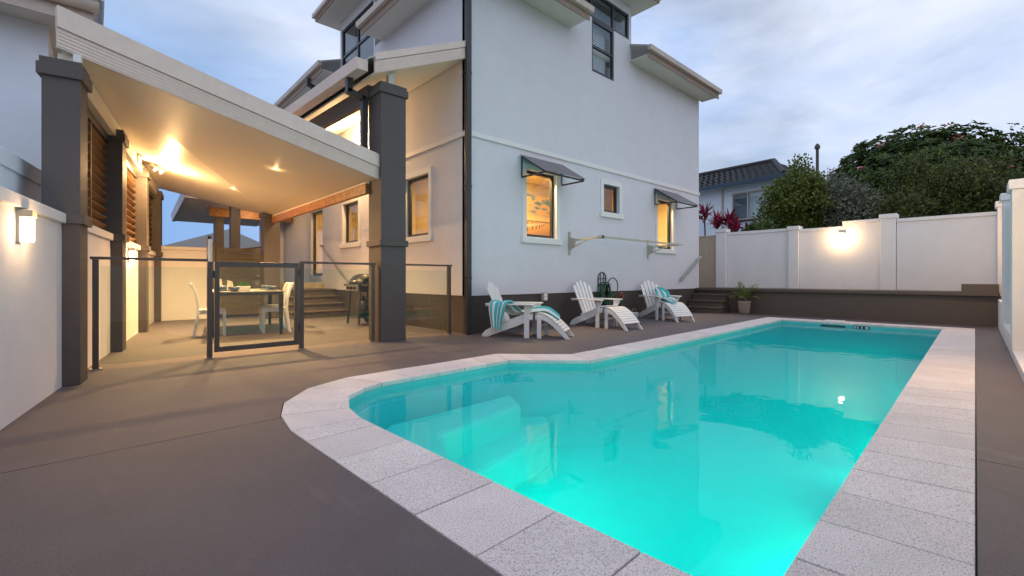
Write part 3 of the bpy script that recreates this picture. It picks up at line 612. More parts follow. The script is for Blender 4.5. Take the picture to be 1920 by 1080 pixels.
ver.part('post_stub', MB().box(3.42, 6.7, 4.05, 3.52, 6.78, 4.42), 'white')
ver.part('downpipe', MB().bar((gx(7.0) - .03, 6.98, 4.14), (gx(7.0) - .03, 6.98, 3.90), .1, .09).bar((gx(7.0) - .07, 6.98, 3.93), (3.14, 6.98, 3.86), .1, .09).bar((3.14, 6.98, 3.9), (3.14, 6.98, 2.9), .1, .1), 'charcoal', bevel=.008)
# wall lamp under the verandah
vl = Thing('wall_lamp', (HX - .06, 10.7, 4.2), 'warm wall lamp glowing under the verandah roof', 'lamp')
vl.part('housing', MB().box(HX - .1, 10.64, 4.1, HX - .001, 10.76, 4.2), 'charcoal'); vl.part('lamp_glass', MB().box(HX - .09, 10.65, 4.0, HX - .01, 10.75, 4.098), 'lampon')
vl.light('wall_light', (HX - .32, 10.7, 4.15), 300, WARM, radius=.06)

# ================================================================== COLUMNS
def column(fr, a0, a1, b0, b1, ztop, label, capz=None, mid=(1.5, 1.595), base=0.0, group='dark rendered columns'):
    c = fr((a0 + a1) / 2, (b0 + b1) / 2, base); t = Thing('column', c, label, 'column', group=group)
    t.part('shaft', MB(fr).box(a0, b0, base, a1, b1, ztop), 'colpaint', bevel=.006)
    if mid: t.part('band', MB(fr).box(a0 - .03, b0 - .03, mid[0], a1 + .03, b1 + .03, mid[1]), 'colpaint', bevel=.006)
    t.part('cap', MB(fr).box(a0 - .03, b0 - .03, ztop - .16, a1 + .03, b1 + .03, ztop - .05), 'colpaint', bevel=.006)
    t.part('top', MB(fr).box(a0 - .012, b0 - .012, ztop - .05, a1 + .012, b1 + .012, ztop + .005), 'colpaint')
    return t
W0 = Fr(0, 0, 0)
column(W0, 3.235, 3.665, 6.58, 7.02, 4.05, 'tall dark column standing between glass fence panels in front of house')
# left wall frame: a along the wall (away from camera), b to the LEFT of it
LW = Fr(-0.255, 5.87, R(90 - 9.15))
CA = (0.0, 2.30, 4.90, 7.46)
labs = ['big dark column at the near end of the louvre screens', 'dark column between first and second louvre screens', 'dark column between second and third louvre screens', 'dark column at the far end of the louvre screens']
for a, lb_, zt in zip(CA, labs, (3.0, 3.0, 3.0, 3.0)): column(LW, a, a + .30, -.125, .135, zt, lb_)
# back right column carrying the patio roof
column(W0, 3.0, 3.36, 12.35, 12.7, 2.66, 'dark column at the back of the patio beside the steps', mid=None)

# ================================================================== LEFT WALL with louvres
lw = Thing('boundary_wall', LW(-6, .1, 0), 'white rendered wall along the left edge carrying louvre screens', 'wall')
for a0, a1 in ((-8, -.002), (.302, 2.298), (2.602, 4.898), (5.202, 7.458)):
    lw.part('wall_panel', MB(LW).box(a0, 0, 0, a1, .18, 1.5), 'wallwhite')
    lw.part('coping', MB(LW).box(a0, -.035, 1.5, a1 if a1 < 0 else a1 - .001, .215, 1.59), 'wallwhite', bevel=.006)
for i, (a0, a1) in enumerate(((.30, 2.30), (2.60, 4.90), (5.20, 7.46))):
    nm = ('nearest', 'middle', 'farthest')[i]
    t = Thing('louvre_screen', LW((a0 + a1) / 2, .1, 1.6), f'{nm} timber louvre screen between the dark columns', 'louvre screen', group='timber louvre screens')
    t.part('mullion', MB(LW).box((a0 + a1) / 2 - .025, .02, 1.592, (a0 + a1) / 2 + .025, .14, 2.86), 'louvre')
    t.part('head', MB(LW).box(a0 + .002, .01, 2.80, a1 - .002, .15, 2.90), 'charcoal')
    for sgn in (0, 1):
        s0, s1 = (a0 + .004, (a0 + a1) / 2 - .027) if sgn == 0 else ((a0 + a1) / 2 + .027, a1 - .004)
        for k in range(11):
            z = 1.655 + k * .108
            t.part('louvre_blade', MB(LW).prism([(s0, .025, z + .035), (s0, .125, z - .035), (s0, .137, z - .019), (s0, .037, z + .051)], (s1 - s0, 0, 0)), 'louvre', bevel=.003)
# taller neighbour fence and house behind the left wall
nf = Thing('panel_fence', LW(-2, .34, 0), 'pale panel fence standing behind the left white wall', 'fence')
for k in range(4):
    a = .74 - 1.9 * (k + 1); nf.part('panel', MB(LW).box(a, .30, -.3, a + 1.896, .37, 1.93), 'nwall'); nf.part('top_rail', MB(LW).box(a, .28, 1.932, a + 1.896, .39, 2.08), 'nwall', bevel=.006)
nf.part('end_post', MB(LW).box(.742, .27, -.3, 1.02, .40, 2.08), 'nwall')
nh = Thing('neighbour_house', (-2, 9, 0), 'pale neighbouring house with grey gutter behind the left wall', 'house')
nh.part('wall', MB().box(-9, 8.5, -.5, -.5, 8.7, 4.30), 'nwall'); nh.part('wall', MB().box(-.7, 8.7, -.5, -.5, 17, 4.30), 'nwall')
nr = nh.part('roof', MB().box(-9, 8.0, 4.302, -.08, 17, 4.34), 'soffit')
nh.part('fascia', MB().box(-9, 7.97, 4.24, -.06, 7.998, 4.47).box(-.078, 7.998, 4.24, -.05, 17, 4.47), 'gutter', parent=nr)
nh.part('gutter', MB().tube([(-9, 7.90, 4.47), (.0, 7.90, 4.47)], .075, 12), 'gutter', parent=nr, smooth=True)
pr = []
for k in range(361): pr.append((-8 + 8.05 * k / 360, .012 * math.sin(k * math.pi / 2)))
vv = [(a, 7.83, 4.56 + h) for a, h in pr] + [(a, 12, 5.55 + h) for a, h in pr]; N = len(pr)
nh.part('roof_sheet', MB().add(vv, [(i, i + 1, N + i + 1, N + i) for i in range(N - 1)]), 'roofmetal', parent=nr)

def wall_lamp(fr, a, b, z0, z1, side, label, power, wd=.11, dp=.095, off=.12):
    # side: sign of b direction pointing away from the wall
    t = Thing('wall_lamp', fr(a, b, z0), label, 'lamp', group='warm wall lamps')
    bo = b + side * dp
    t.part('back_plate', MB(fr).box(a - wd / 2, b + side * .001, z0 - .01, a + wd / 2, b + side * .02, z1), 'lightmetal')
    t.part('cap', MB(fr).box(a - wd / 2 - .004, b + side * .021, z1 - .05, a + wd / 2 + .004, bo, z1), 'lightmetal', bevel=.004)
    t.part('lamp_glass', MB(fr).box(a - wd / 2 + .008, b + side * .022, z0, a + wd / 2 - .008, bo - side * .008, z1 - .052), 'lampon', bevel=.01)
    t.light('lamp_light', fr(a, bo + side * off * .3, (z0 + z1) / 2 - .02), power, WARM, radius=.05)
wall_lamp(LW, -1.10, 0, 1.26, 1.485, -1, 'lit wall lamp at the far left on the near white wall', 8, wd=.10, dp=.085)
wall_lamp(LW, 3.75, 0, 1.27, 1.485, -1, 'lit wall lamp between the patio columns', 22)

# ================================================================== PATIO ROOF
pr_ = Thing('patio_roof', (1.5, 6.3, 2.6), 'cream skillion patio roof with smooth lit ceiling', 'roof')
FL, FRr = (-.29, 5.93), (3.25, 6.66); BL, BR = (1.02, 13.75), (3.25, 12.7)
zl, zr = 3.13, 2.54
def pq(dz0, dz1, m, name, pts, **k): return pr_.part(name, MB().hexa([(x, y, z + dz0) for x, y, z in pts], [(x, y, z + dz1) for x, y, z in pts]), m, **k)
quad = [(*FL, zl), (*FRr, zr), (*BR, zr), (*BL, zl)]
pq(.02, .09, 'ceil', 'ceiling_panel', [(FL[0] + .01, FL[1] + .05, zl), (FRr[0] - .01, FRr[1] + .05, zr), (*BR, zr), (*BL, zl)])
pq(.095, .16, 'roofmetal', 'roof_sheet', [(FL[0] + .01, FL[1] + .05, zl), (FRr[0] - .01, FRr[1] + .05, zr), (*BR, zr), (*BL, zl)])
fd = Vector((FRr[0] - FL[0], FRr[1] - FL[1], 0)).normalized(); fn = Vector((fd.y, -fd.x, 0))
def front(z0, z1, d0, d1, trimL=0): # strip along the front edge
    a = Vector((*FL, 0)) + fd * trimL; b = Vector((*FRr, 0))
    return [(a.x + fn.x * d1, a.y + fn.y * d1, zl), (b.x + fn.x * d1, b.y + fn.y * d1, zr), (b.x + fn.x * d0, b.y + fn.y * d0, zr), (a.x + fn.x * d0, a.y + fn.y * d0, zl)]
fas = pq(0, .185, 'fascia', 'fascia', front(0, 0, -.04, 0))
for k in range(5): pq(.015 + k * .033, .015 + k * .033 + .018, 'fascia', 'rib', front(0, 0, .0005, .007), parent=fas, bevel=.003)
pq(.188, .385, 'fascia', 'flashing', front(0, 0, -.06, .022), parent=fas)
# side beam along louvres and timber beam towards the house
ed = [(LW(-.05, -.03, 0)), (LW(-.05, .13, 0)), (LW(7.9, .13, 0)), (LW(7.9, -.03, 0))]
pr_.part('edge_beam', MB(LW).box(.16, -.06, 2.905, 7.8, .06, 3.115), 'ceil'); pr_.part('packer', MB(LW).box(.08, -.115, 3.008, .15, -.06, 3.11), 'white')
pr_.part('timber_beam', MB().box(3.17, 6.99, 2.36, 3.245, 12.72, 2.515), 'timber', bevel=.004)
pr_.part('beam_cap', MB().box(3.165, 6.99, 2.517, 3.25, 12.72, 2.545), 'ceil')
def cz(x, y):   # ceiling height (bilinear plane approx)
    t = (x - FL[0] - (y - FL[1]) * .15) / (FRr[0] - FL[0] - (y - FL[1]) * .15); return zl + (zr - zl) * t + .02
for (x, y, lab, pw) in ((2.1, 7.98, 'round ceiling downlight nearest the pool', 20), (1.98, 10.47, 'round ceiling downlight above the dining table', 58)):
    z = cz(x, y); t = Thing('downlight', (x, y, z), lab, 'downlight', group='patio ceiling downlights')
    t.part('trim_ring', MB().lathe([(.035, -.012), (.055, -.014), (.06, -.004), (.06, .0)], (x, y, z)), 'white', smooth=True)
    t.part('bulb', MB().lathe([(.0, -.012), (.036, -.011)], (x, y, z)), 'downon')
    t.light('down_light', (x, y, z - .05), pw * 23, (1.0, 0.59, 0.24), 'SPOT', .03, (0, 0, 0), R(146), .9)
    t.light('glow', (x, y, z - .06), 1.0, WARM, radius=.03)
x, y = LW(4.55, -.25, 0)[:2]
t = Thing('spotlight', (x, y, 3.0), 'bright twin spotlight fixed high at the louvre side of the ceiling', 'spotlight')
t.part('arm', MB().bar((*LW(4.55, -.06, 0)[:2], 3.02), (x, y, 3.0), .02, .02), 'charcoal')
for s_ in (-1, 1):
    px_, py_ = x + .05 * s_, y + .10 * s_
    h_ = t.part('lamp_head', MB().tube([(px_, py_, 3.0), (px_ + .07, py_ - .02, 2.93)], .045, 14), 'steel'); t.part('bulb', MB().tube([(px_ + .071, py_ - .021, 2.929), (px_ + .08, py_ - .023, 2.92)], .038, 14), 'downon', parent=h_)
t.light('spot_light', (x + .16, y - .05, 2.88), 175, (1.0, 0.59, 0.24), radius=.04)

# ================================================================== GLASS FENCE AND GATE
FY = 6.71
def fence_post(t, x, w_=.055, z1=1.2): 
    p = t.part('post', MB().box(x - w_ / 2, FY - .03, .0, x + w_ / 2, FY + .03, z1), 'fmetal', bevel=.003)
    t.part('foot_cover', MB().box(x - w_ / 2 - .025, FY - .055, .001, x + w_ / 2 + .025, FY + .055, .012), 'steel', parent=p)
def fence(x0, x1, posts, rail, label):
    t = Thing('glass_fence', ((x0 + x1) / 2, FY, 0), label, 'fence', group='glass pool fence sections')
    for p in posts: fence_post(t, p)
    t.part('rail', MB().box(rail[0], FY - .032, 1.202, rail[1], FY + .032, 1.232), 'fmetal', bevel=.003)
    t.part('glass_panel', MB().box(x0, FY - .005, .045, x1, FY + .005, 1.13), 'fglass')
    return t
fence(.01, .98, (-.03,), (-.075, .985), 'glass fence panel left of the gate with dark rail'); 
fence(2.145, 3.12, (3.155,), (2.07, 3.20), 'glass fence panel between the gate and tall dark column')
fence(3.68, 4.555, (4.585,), (3.668, 4.64), 'glass fence panel between the tall column and house corner')
gt_ = Thing('pool_gate', (1.56, FY, 0), 'dark framed glass pool gate with tall latch', 'gate')
for x in (1.015, 2.1): fence_post(gt_, x)
for nm, b in (('stile', (1.065, .07, 1.118, 1.205)), ('stile', (2.008, .07, 2.06, 1.205)), ('top_rail', (1.12, 1.14, 2.006, 1.205)), ('bottom_rail', (1.12, .07, 2.006, .135))):
    gt_.part(nm, MB().box(b[0], FY - .025, b[1], b[2], FY + .025, b[3]), 'fmetal', bevel=.003)
gt_.part('glass_panel', MB().box(1.12, FY - .004, .137, 2.006, FY + .004, 1.138), 'fglass')
la = gt_.part('latch', MB().tube([(1.015, FY - .005, 1.202), (1.015, FY - .005, 1.48)], .032, 14), 'steel', smooth=False)
gt_.part('latch_knob', MB().tube([(1.015, FY - .005, 1.481), (1.015, FY - .005, 1.52)], .02, 12), 'black', parent=la)
for z in (.28, 1.02): gt_.part('hinge', MB().box(2.061, FY - .028, z, 2.072, FY + .02, z + .09), 'black')
gt_.part('latch_plate', MB().box(1.044, FY - .028, 1.0, 1.064, FY + .02, 1.09), 'black')

# ================================================================== PATIO BACK: wall, gate, porch, steps
bw = Thing('patio_back_wall', (1.6, 13.35, 0), 'low cream wall closing the back of the patio', 'wall')
bw.part('wall_panel', MB().box(1.05, 13.3, 0, 1.98, 13.48, 1.66), 'wallwhite'); bw.part('coping', MB().box(1.05, 13.27, 1.662, 1.98, 13.51, 1.74), 'wallwhite', bevel=.005)
tg = Thing('side_gate', (2.6, 13.4, 0), 'dark panelled side gate at the back of the patio', 'gate')
tg.part('post', MB().box(1.985, 13.28, 0, 2.12, 13.46, 1.86), 'gatewood'); tg.part('post', MB().box(3.3, 13.3, 0, 3.40, 13.42, 1.78), 'gatewood')
tg.part('frame', MB().box(2.16, 13.33, .06, 2.28, 13.39, 1.76).box(3.16, 13.33, .06, 3.28, 13.39, 1.76).box(2.28, 13.331, 1.64, 3.16, 13.389, 1.76).box(2.28, 13.331, .06, 3.16, 13.389, .18), 'gatewood')
for k in range(9): tg.part('board', MB().box(2.28, 13.345, .185 + k * .1615, 3.16, 13.375, .185 + k * .1615 + .154), 'gatewood', bevel=.004)
tg.part('knob', MB().lathe([(.0, .02), (.035, .01), (.03, -.02), (0, -.03)], (3.08, 13.28, 1.05), 12), 'steel', smooth=True); tg.part('knob_stem', MB().tube([(3.08, 13.29, 1.05), (3.08, 13.33, 1.05)], .012, 8), 'steel')
por = Thing('rear_porch', (3.0, 16.5, 0), 'rear porch roof on two dark posts seen beyond the side gate', 'porch')
por.part('ceiling', MB().hexa([(1.75, 14.6, 3.12), (4.8, 14.6, 3.12), (4.8, 21, 3.12), (2.1, 21, 3.12)], [(1.75, 14.6, 3.16), (4.8, 14.6, 3.16), (4.8, 21, 3.16), (2.1, 21, 3.16)]), 'soffit')
por.part('fascia', MB().hexa([(1.65, 14.5, 3.10), (1.75, 14.5, 3.10), (2.1, 21, 3.10), (2.0, 21, 3.10)], [(1.62, 14.5, 3.36), (1.75, 14.5, 3.36), (2.1, 21, 3.36), (1.97, 21, 3.36)]), 'gutter')
por.part('timber_beam', MB().box(2.45, 16.2, 2.86, 4.8, 16.35, 3.115), 'timber')
por.part('post', MB().box(2.58, 16.18, 0, 2.82, 16.42, 2.855), 'colpaint'); por.part('post', MB().box(2.72, 14.66, 0, 2.95, 14.9, 3.115), 'colpaint')
por.part('end_wall', MB().box(4.05, 17.2, 0, 4.8, 17.3, 3.1), 'render')
por.part('lamp', MB().lathe([(0, -.03), (.07, -.03), (.09, 0)], (3.6, 15.5, 3.118), 14), 'lampon'); por.light('porch_light', (3.6, 15.5, 3.02), 20, WARM, radius=.06)
por.part('handrail', MB().bar((2.95, 14.78, 1.80), (4.1, 15.6, 2.02), .05, .05), 'fmetal')
fh = Thing('distant_roof', (4, 34, 0), 'low grey roof of a distant house behind the porch', 'house')
fh.part('wall', MB().box(1.5, 36, -1.9, 10, 44, 2.4), 'red' if False else 'gatewood')
fh.part('roof', MB().prism([(1.0, 35.5, 2.3), (11, 35.5, 2.3), (6.5, 35.5, 4.3)], (0, 9, 0)), 'roofmetal')

st = Thing('patio_steps', (4.2, 11.7, 0), 'dark steps rising to the landing beside the house wall', 'steps')
for k in range(4):
    y0 = 11.62 + .30 * k; zt = .175 * (k + 1); x0, x1 = 3.42, HX + .018
    st.part('riser', MB().box(x0 + .03, y0 + .03, -.05 if k == 0 else zt - .175, x1, y0 + (.31 if k < 3 else 1.9), zt - .042), 'terrace')
    st.part('tread', MB().box(x0, y0, zt - .04, x1, y0 + (.33 if k < 3 else 1.9), zt), 'terrace', bevel=.006)
for k in range(5):
    st.part('cream_tile', MB().box(3.42 + k * .28, 13.4, .702, 3.42 + k * .28 + .275, 13.72, .87), 'creamtile', bevel=.004)
hr = Thing('handrail', (4.7, 12.5, .9), 'steel handrail sloping down the house wall to the patio', 'handrail')
hr.part('rail', MB().tube([(HX - .005, 13.45, 1.93), (HX - .09, 13.45, 1.93), (HX - .09, 13.36, 1.88), (HX - .09, 11.68, .97), (HX - .09, 11.6, .93), (HX - .005, 11.58, .93)], .021, 10), 'steel', smooth=True)
for y in (13.45, 11.58): hr.part('flange', MB().tube([(HX - .012, y, 1.93 if y > 13 else .93), (HX - .001, y, 1.93 if y > 13 else .93)], .042, 14), 'steel')
hr.part('bracket', MB().tube([(HX - .002, 12.52, 1.38), (HX - .085, 12.52, 1.42)], .012, 8), 'steel')

# ================================================================== BARBECUE
bq = Thing('barbecue', (4.2, 9.35, 0), 'black hooded gas barbecue on a wheeled stand by the house', 'barbecue', rot=R(180))
hood = MB(); N1, N2 = 10, 16
for i in range(N1 + 1):
    for j in range(N2 + 1):
        th_ = math.pi * j / N2; s_ = i / N1; wy = -.30 + .6 * s_; k = 1 - abs(2 * s_ - 1) ** 5 * .35
        hood.v.append((.0 + .25 * k * math.cos(th_), wy, .88 + .21 * k * math.sin(th_)))
for i in range(N1):
    for j in range(N2): hood.f.append((i * (N2 + 1) + j, i * (N2 + 1) + j + 1, (i + 1) * (N2 + 1) + j + 1, (i + 1) * (N2 + 1) + j))
hood.f += [[j for j in range(N2 + 1)], [N1 * (N2 + 1) + j for j in range(N2 + 1)][::-1]]
hd = bq.part('hood', hood, 'black', world=False, smooth=True)
bq.part('hood_handle', MB().tube([(.27, -.22, .93), (.31, -.2, .93), (.31, .2, .93), (.27, .22, .93)], .014, 8), 'steel', parent=hd, world=False)
bq.part('firebox', MB().hexa([(-.2, -.27, .70), (.2, -.27, .70), (.2, .27, .70), (-.2, .27, .70)], [(-.25, -.3, .875), (.25, -.3, .875), (.25, .3, .875), (-.25, .3, .875)]), 'charcoal', world=False)
pn = bq.part('control_panel', MB().box(.235, -.29, .72, .275, .29, .86), 'steel', world=False, bevel=.006)
for y in (-.16, 0, .16): bq.part('knob', MB().tube([(.276, y, .79), (.305, y, .79)], .032, 12), 'black', parent=pn, world=False)
bq.part('side_shelf', MB().box(-.2, .31, .83, .2, .60, .865), 'black', world=False, bevel=.008); bq.part('side_shelf', MB().box(-.2, -.60, .83, .2, -.31, .865), 'black', world=False, bevel=.008)
for (x, y) in ((.19, .25), (.19, -.25), (-.19, .25), (-.19, -.25)): bq.part('leg', MB().bar((x, y, .72), (x * 1.25, y * 1.15, .02 if x > 0 or 1 else .1), .035, .035), 'charcoal', world=False)
bq.part('shelf', MB().box(-.21, -.25, .16, .21, .25, .18), 'charcoal', world=False)
for y in (-.31, .31):
    wl = bq.part('wheel', MB().tube([(-.24, y - .02, .085), (-.24, y + .02, .085)], .085, 18), 'black', world=False); bq.part('hub', MB().tube([(-.24, y - .026, .085), (-.24, y + .026, .085)], .03, 12), 'steel', parent=wl, world=False)
bq.part('gas_bottle', MB().lathe([(.0, .19), (.13, .2), (.15, .24), (.15, .48), (.1, .55), (.03, .57), (.03, .62), (0, .62)], (0, 0, 0), 18), 'charcoal', world=False, smooth=True)

# ================================================================== DINING TABLE, CHAIRS, TABLEWARE
TZ = .77; TF = Fr(2.42, 8.68, R(80.85)); TW, TL = 1.07, 2.08      # table frame parallel to the louvre wall: a along, b to the left
tb = Thing('dining_table', TF(TL / 2, TW / 2, 0), 'pale topped dining table on dark legs under the patio roof', 'table')
tb.part('table_top', MB(TF).box(0, 0, TZ - .022, TL, TW, TZ), 'tabletop', bevel=.004)
tb.part('apron', MB(TF).box(.005, .005, TZ - .065, TL - .005, TW - .005, TZ - .023), 'charcoal')
for x in (.04, TL - .04):
    for y in (.04, TW - .04):
        tb.part('leg', MB(TF).hexa([(x - .022, y - .022, 0), (x + .022, y - .022, 0), (x + .022, y + .022, 0), (x - .022, y + .022, 0)], [(x - .04, y - .04, TZ - .066), (x + .04, y - .04, TZ - .066), (x + .04, y + .04, TZ - .066), (x - .04, y + .04, TZ - .066)]), 'charcoal')
def dining_chair(loc, rot, label):
    t = Thing('dining_chair', loc, label, 'chair', rot, group='white dining chairs around the patio table')
    t.part('seat', MB().hexa([(-.19, -.19, .435), (.22, -.21, .435), (.22, .21, .435), (-.19, .19, .435)], [(-.19, -.19, .462), (.22, -.21, .462), (.22, .21, .462), (-.19, .19, .462)]), 'white', world=False, bevel=.008)
    for s_ in (-1, 1):
        t.part('front_leg', MB().hexa([(.17, s_ * .185 - .017, 0), (.205, s_ * .185 - .017, 0), (.205, s_ * .185 + .017, 0), (.17, s_ * .185 + .017, 0)], [(.165, s_ * .185 - .022, .434), (.21, s_ * .185 - .022, .434), (.21, s_ * .185 + .022, .434), (.165, s_ * .185 + .022, .434)]), 'white', world=False)
        y = s_ * .175
        pts = [(-.25, .0), (-.215, .2), (-.19, .44), (-.20, .62), (-.24, .78), (-.285, .9)]
        mbx = MB(); k_ = [(x - .02, y - .016, z) for x, z in pts] + [(x + .02, y - .016, z) for x, z in pts] + [(x + .02, y + .016, z) for x, z in pts] + [(x - .02, y + .016, z) for x, z in pts]
        nn = len(pts); f = []
        for q in range(4):
            for i in range(nn - 1): a, b = q * nn + i, ((q + 1) % 4) * nn + i; f.append((a, b, b + 1, a + 1))
        f += [(0, 3 * nn, 2 * nn, nn), (nn - 1, 2 * nn - 1, 3 * nn - 1, 4 * nn - 1)]
        t.part('rear_leg', mbx.add(k_, f), 'white', world=False)
    t.part('apron', MB().box(-.17, -.185, .385, .19, -.165, .433).box(-.17, .165, .385, .19, .185, .433).box(.172, -.165, .385, .19, .165, .433), 'white', world=False)
    t.part('top_rail', MB().hexa([(-.285, -.19, .82), (-.255, -.19, .82), (-.255, .19, .82), (-.285, .19, .82)], [(-.315, -.2, .91), (-.285, -.2, .91), (-.285, .2, .91), (-.315, .2, .91)]), 'white', world=False, bevel=.01)
    for s_ in (-1, 1):  # crossed back
        t.part('back_cross', MB().tube([(-.205, -.155 * s_, .52), (-.225, 0, .68), (-.268, .155 * s_, .83)], .013, 8), 'white', world=False)
    return t
ch = dining_chair(TF(.50, 1.07, 0), R(-9), 'white dining chair on the louvre side of the patio table')
copy_thing(ch, TF(.52, .10, 0), R(171), 'white dining chair nearest the gate on the step side of the table')
copy_thing(ch, TF(1.28, .08, 0), R(168), 'white dining chair farther back on the step side of the table')
for i, (a, b) in enumerate(((.30, .80), (.62, .86), (.34, .42), (.66, .36))):
    x, y = TF(a, b, 0)[:2]; t = Thing('wine_glass', (x, y, TZ), ('clear wine glass at the left of the nearest pair beside the napkin', 'clear wine glass behind the left pair beside the napkin', 'clear wine glass at the right of the mossy plant', 'clear wine glass farther back right of the mossy plant')[i], 'glass', group='wine glasses on the patio table')
    t.part('glass', MB().lathe([(0, .002), (.034, .003), (.034, .006), (.005, .012), (.004, .075), (.022, .09), (.037, .125), (.036, .16), (.031, .19)], (x, y, TZ), 16), 'wineglass', smooth=True)
for i, (a, b) in enumerate(((.45, .92), (.42, .16), (1.25, .90), (1.22, .18))):
    x, y = TF(a, b, 0)[:2]; t = Thing('place_setting', (x, y, TZ), ('navy patterned plate and bowl in front of the louvre side chair', 'navy patterned plate and bowl in front of the near step side chair', 'navy patterned plate and bowl at the empty far place', 'navy patterned plate and bowl in front of the far step side chair')[i], 'bowl', group='navy place settings on the patio table')
    t.part('plate', MB().lathe([(0, .003), (.08, .003), (.125, .016), (.125, .02), (.08, .008), (0, .008)], (x, y, TZ), 20), 'ceramic', smooth=True)
    t.part('bowl', MB().lathe([(0, .021), (.045, .022), (.075, .05), (.085, .085), (.08, .085), (.07, .052), (.04, .03), (0, .03)], (x, y, TZ), 20), 'ceramic', smooth=True)
x, y = TF(.13, .75, 0)[:2]; t = Thing('place_setting', (x, y, TZ), 'navy bowl alone at the near end of the dining table', 'bowl'); t.part('bowl', MB().lathe([(0, .002), (.05, .003), (.085, .04), (.09, .08), (.085, .08), (.08, .042), (.04, .012), (0, .01)], (x, y, TZ), 20), 'ceramic', smooth=True)
x, y = TF(.40, .60, 0)[:2]; pp = Thing('table_plant', (x, y, TZ), 'small mossy plant in a white stone box on the table', 'plant')
pp.part('planter', MB().hexa([(x - .085, y - .07, TZ + .001), (x + .085, y - .07, TZ + .001), (x + .085, y + .07, TZ + .001), (x - .085, y + .07, TZ + .001)], [(x - .1, y - .085, TZ + .085), (x + .1, y - .085, TZ + .085), (x + .1, y + .085, TZ + .085), (x - .1, y + .085, TZ + .085)]), 'whiteceramic', bevel=.006)
mo = MB()
for k in range(600):
    a_, r_ = rnd.uniform(0, 6.28), math.sqrt(rnd.random()); gx_, gy_ = x + .095 * r_ * math.cos(a_), y + .08 * r_ * math.sin(a_); z = TZ + .08 + .06 * (1 - r_ * r_)
    dx, dy = rnd.uniform(-.02, .02), rnd.uniform(-.02, .02); mo.add([(gx_ - .006, gy_, z), (gx_ + .006, gy_ + .003, z), (gx_ + dx, gy_ + dy, z + .03)], [(0, 1, 2)])
pp.part('foliage', mo, 'grass')
for i, (a, b, h) in enumerate(((.75, .95, .24), (.95, .78, .19))):
    x, y = TF(a, b, 0)[:2]; t = Thing('napkin', (x, y, TZ), ('tall upright folded cream napkin behind the wine glasses', 'shorter folded cream napkin farther along the table')[i], 'napkin')
    t.part('cloth', MB().hexa([(x - .05, y - .01, TZ + .001), (x + .05, y - .03, TZ + .001), (x + .05, y + .03, TZ + .001), (x - .05, y + .03, TZ + .001)], [(x - .05, y - .003, TZ + h), (x + .03, y - .006, TZ + h * .85), (x + .03, y + .006, TZ + h * .85), (x - .05, y + .003, TZ + h)]), 'napkin')

# ================================================================== AWNINGS
def awning(x0, x1, label):
    t = Thing('window_awning', ((x0 + x1) / 2, HY, 3.0), label, 'awning', group='grey window awnings')
    yf, zt, zb = HY - .62, 3.40, 2.985
    for x in (x0, x1 - .03):
        fr_ = t.part('side_frame', MB().box(x, HY - .032, zb, x + .03, HY - .0235, zt - .01).box(x, yf, zb - .03, x + .03, HY - .03, zb).prism([(x, HY - .03, zt - .045), (x, yf, zb + .002), (x, yf, zb + .03), (x, HY - .03, zt - .01)], (.03, 0, 0)), 'frame')
    t.part('front_bar', MB().box(x0 + .031, yf, zb - .02, x1 - .031, yf + .025, zb + .012), 'frame')
    n_ = int((x1 - x0) / .019); v = []
    for k in range(n_ + 1):
        x = x0 - .03 + (x1 - x0 + .06) * k / n_; h = .008 * math.sin(k * math.pi / 2)
        for dz in (0, .004): v += [(x, HY - .026, zt + h + .005 + dz), (x, yf - .04, zb + .012 + h + dz)]
    f = []
    for k in range(n_): b = 4 * k; f += [(b, b + 1, b + 5, b + 4), (b + 2, b + 6, b + 7, b + 3)]
    t.part('corrugated_sheet', MB().add(v, f), 'awnsheet')
M['awnsheet'] = mat('grey_corrugated', (0.20, 0.19, 0.20), .5, .06, 10)
awning(6.11, 7.31, 'grey corrugated awning over the tall window with the picture'); awning(11.04, 12.25, 'grey corrugated awning over the window near the terrace')
# ================================================================== CLOTHESLINE
cln = Thing('clothesline', (9, HY, 1.5), 'folded out cream wall clothesline below the small window', 'clothesline')
for x in (7.56, 10.72):
    p = cln.part('wall_plate', MB().box(x - .03, HY - .03, 1.50, x + .03, HY - .001, 2.0), 'lightmetal'); cln.part('bracket', MB().prism([(x - .022, HY - .031, 1.60), (x - .022, HY - .16, 1.70), (x - .022, HY - .17, 1.84), (x - .022, HY - .031, 1.88)], (.044, 0, 0)), 'lightmetal', parent=p)
    cln.part('arm', MB().bar((x, HY - .15, 1.81), (x, 5.60, 1.825), .04, .035), 'lightmetal'); cln.part('strut', MB().bar((x, HY - .1, 1.65), (x, 5.98, 1.795), .02, .02), 'lightmetal')
cln.part('front_bar', MB().bar((7.40, 5.58, 1.83), (10.85, 5.58, 1.83), .045, .035), 'lightmetal'); cln.part('joint_cap', MB().tube([(7.54, 5.575, 1.80), (7.54, 5.575, 1.86)], .04, 10), 'charcoal')
for k in range(4): cln.part('line', MB().tube([(7.56, 5.75 + k * .15, 1.825), (9.1, 5.75 + k * .15, 1.81), (10.72, 5.75 + k * .15, 1.825)], .0022, 5), 'white')
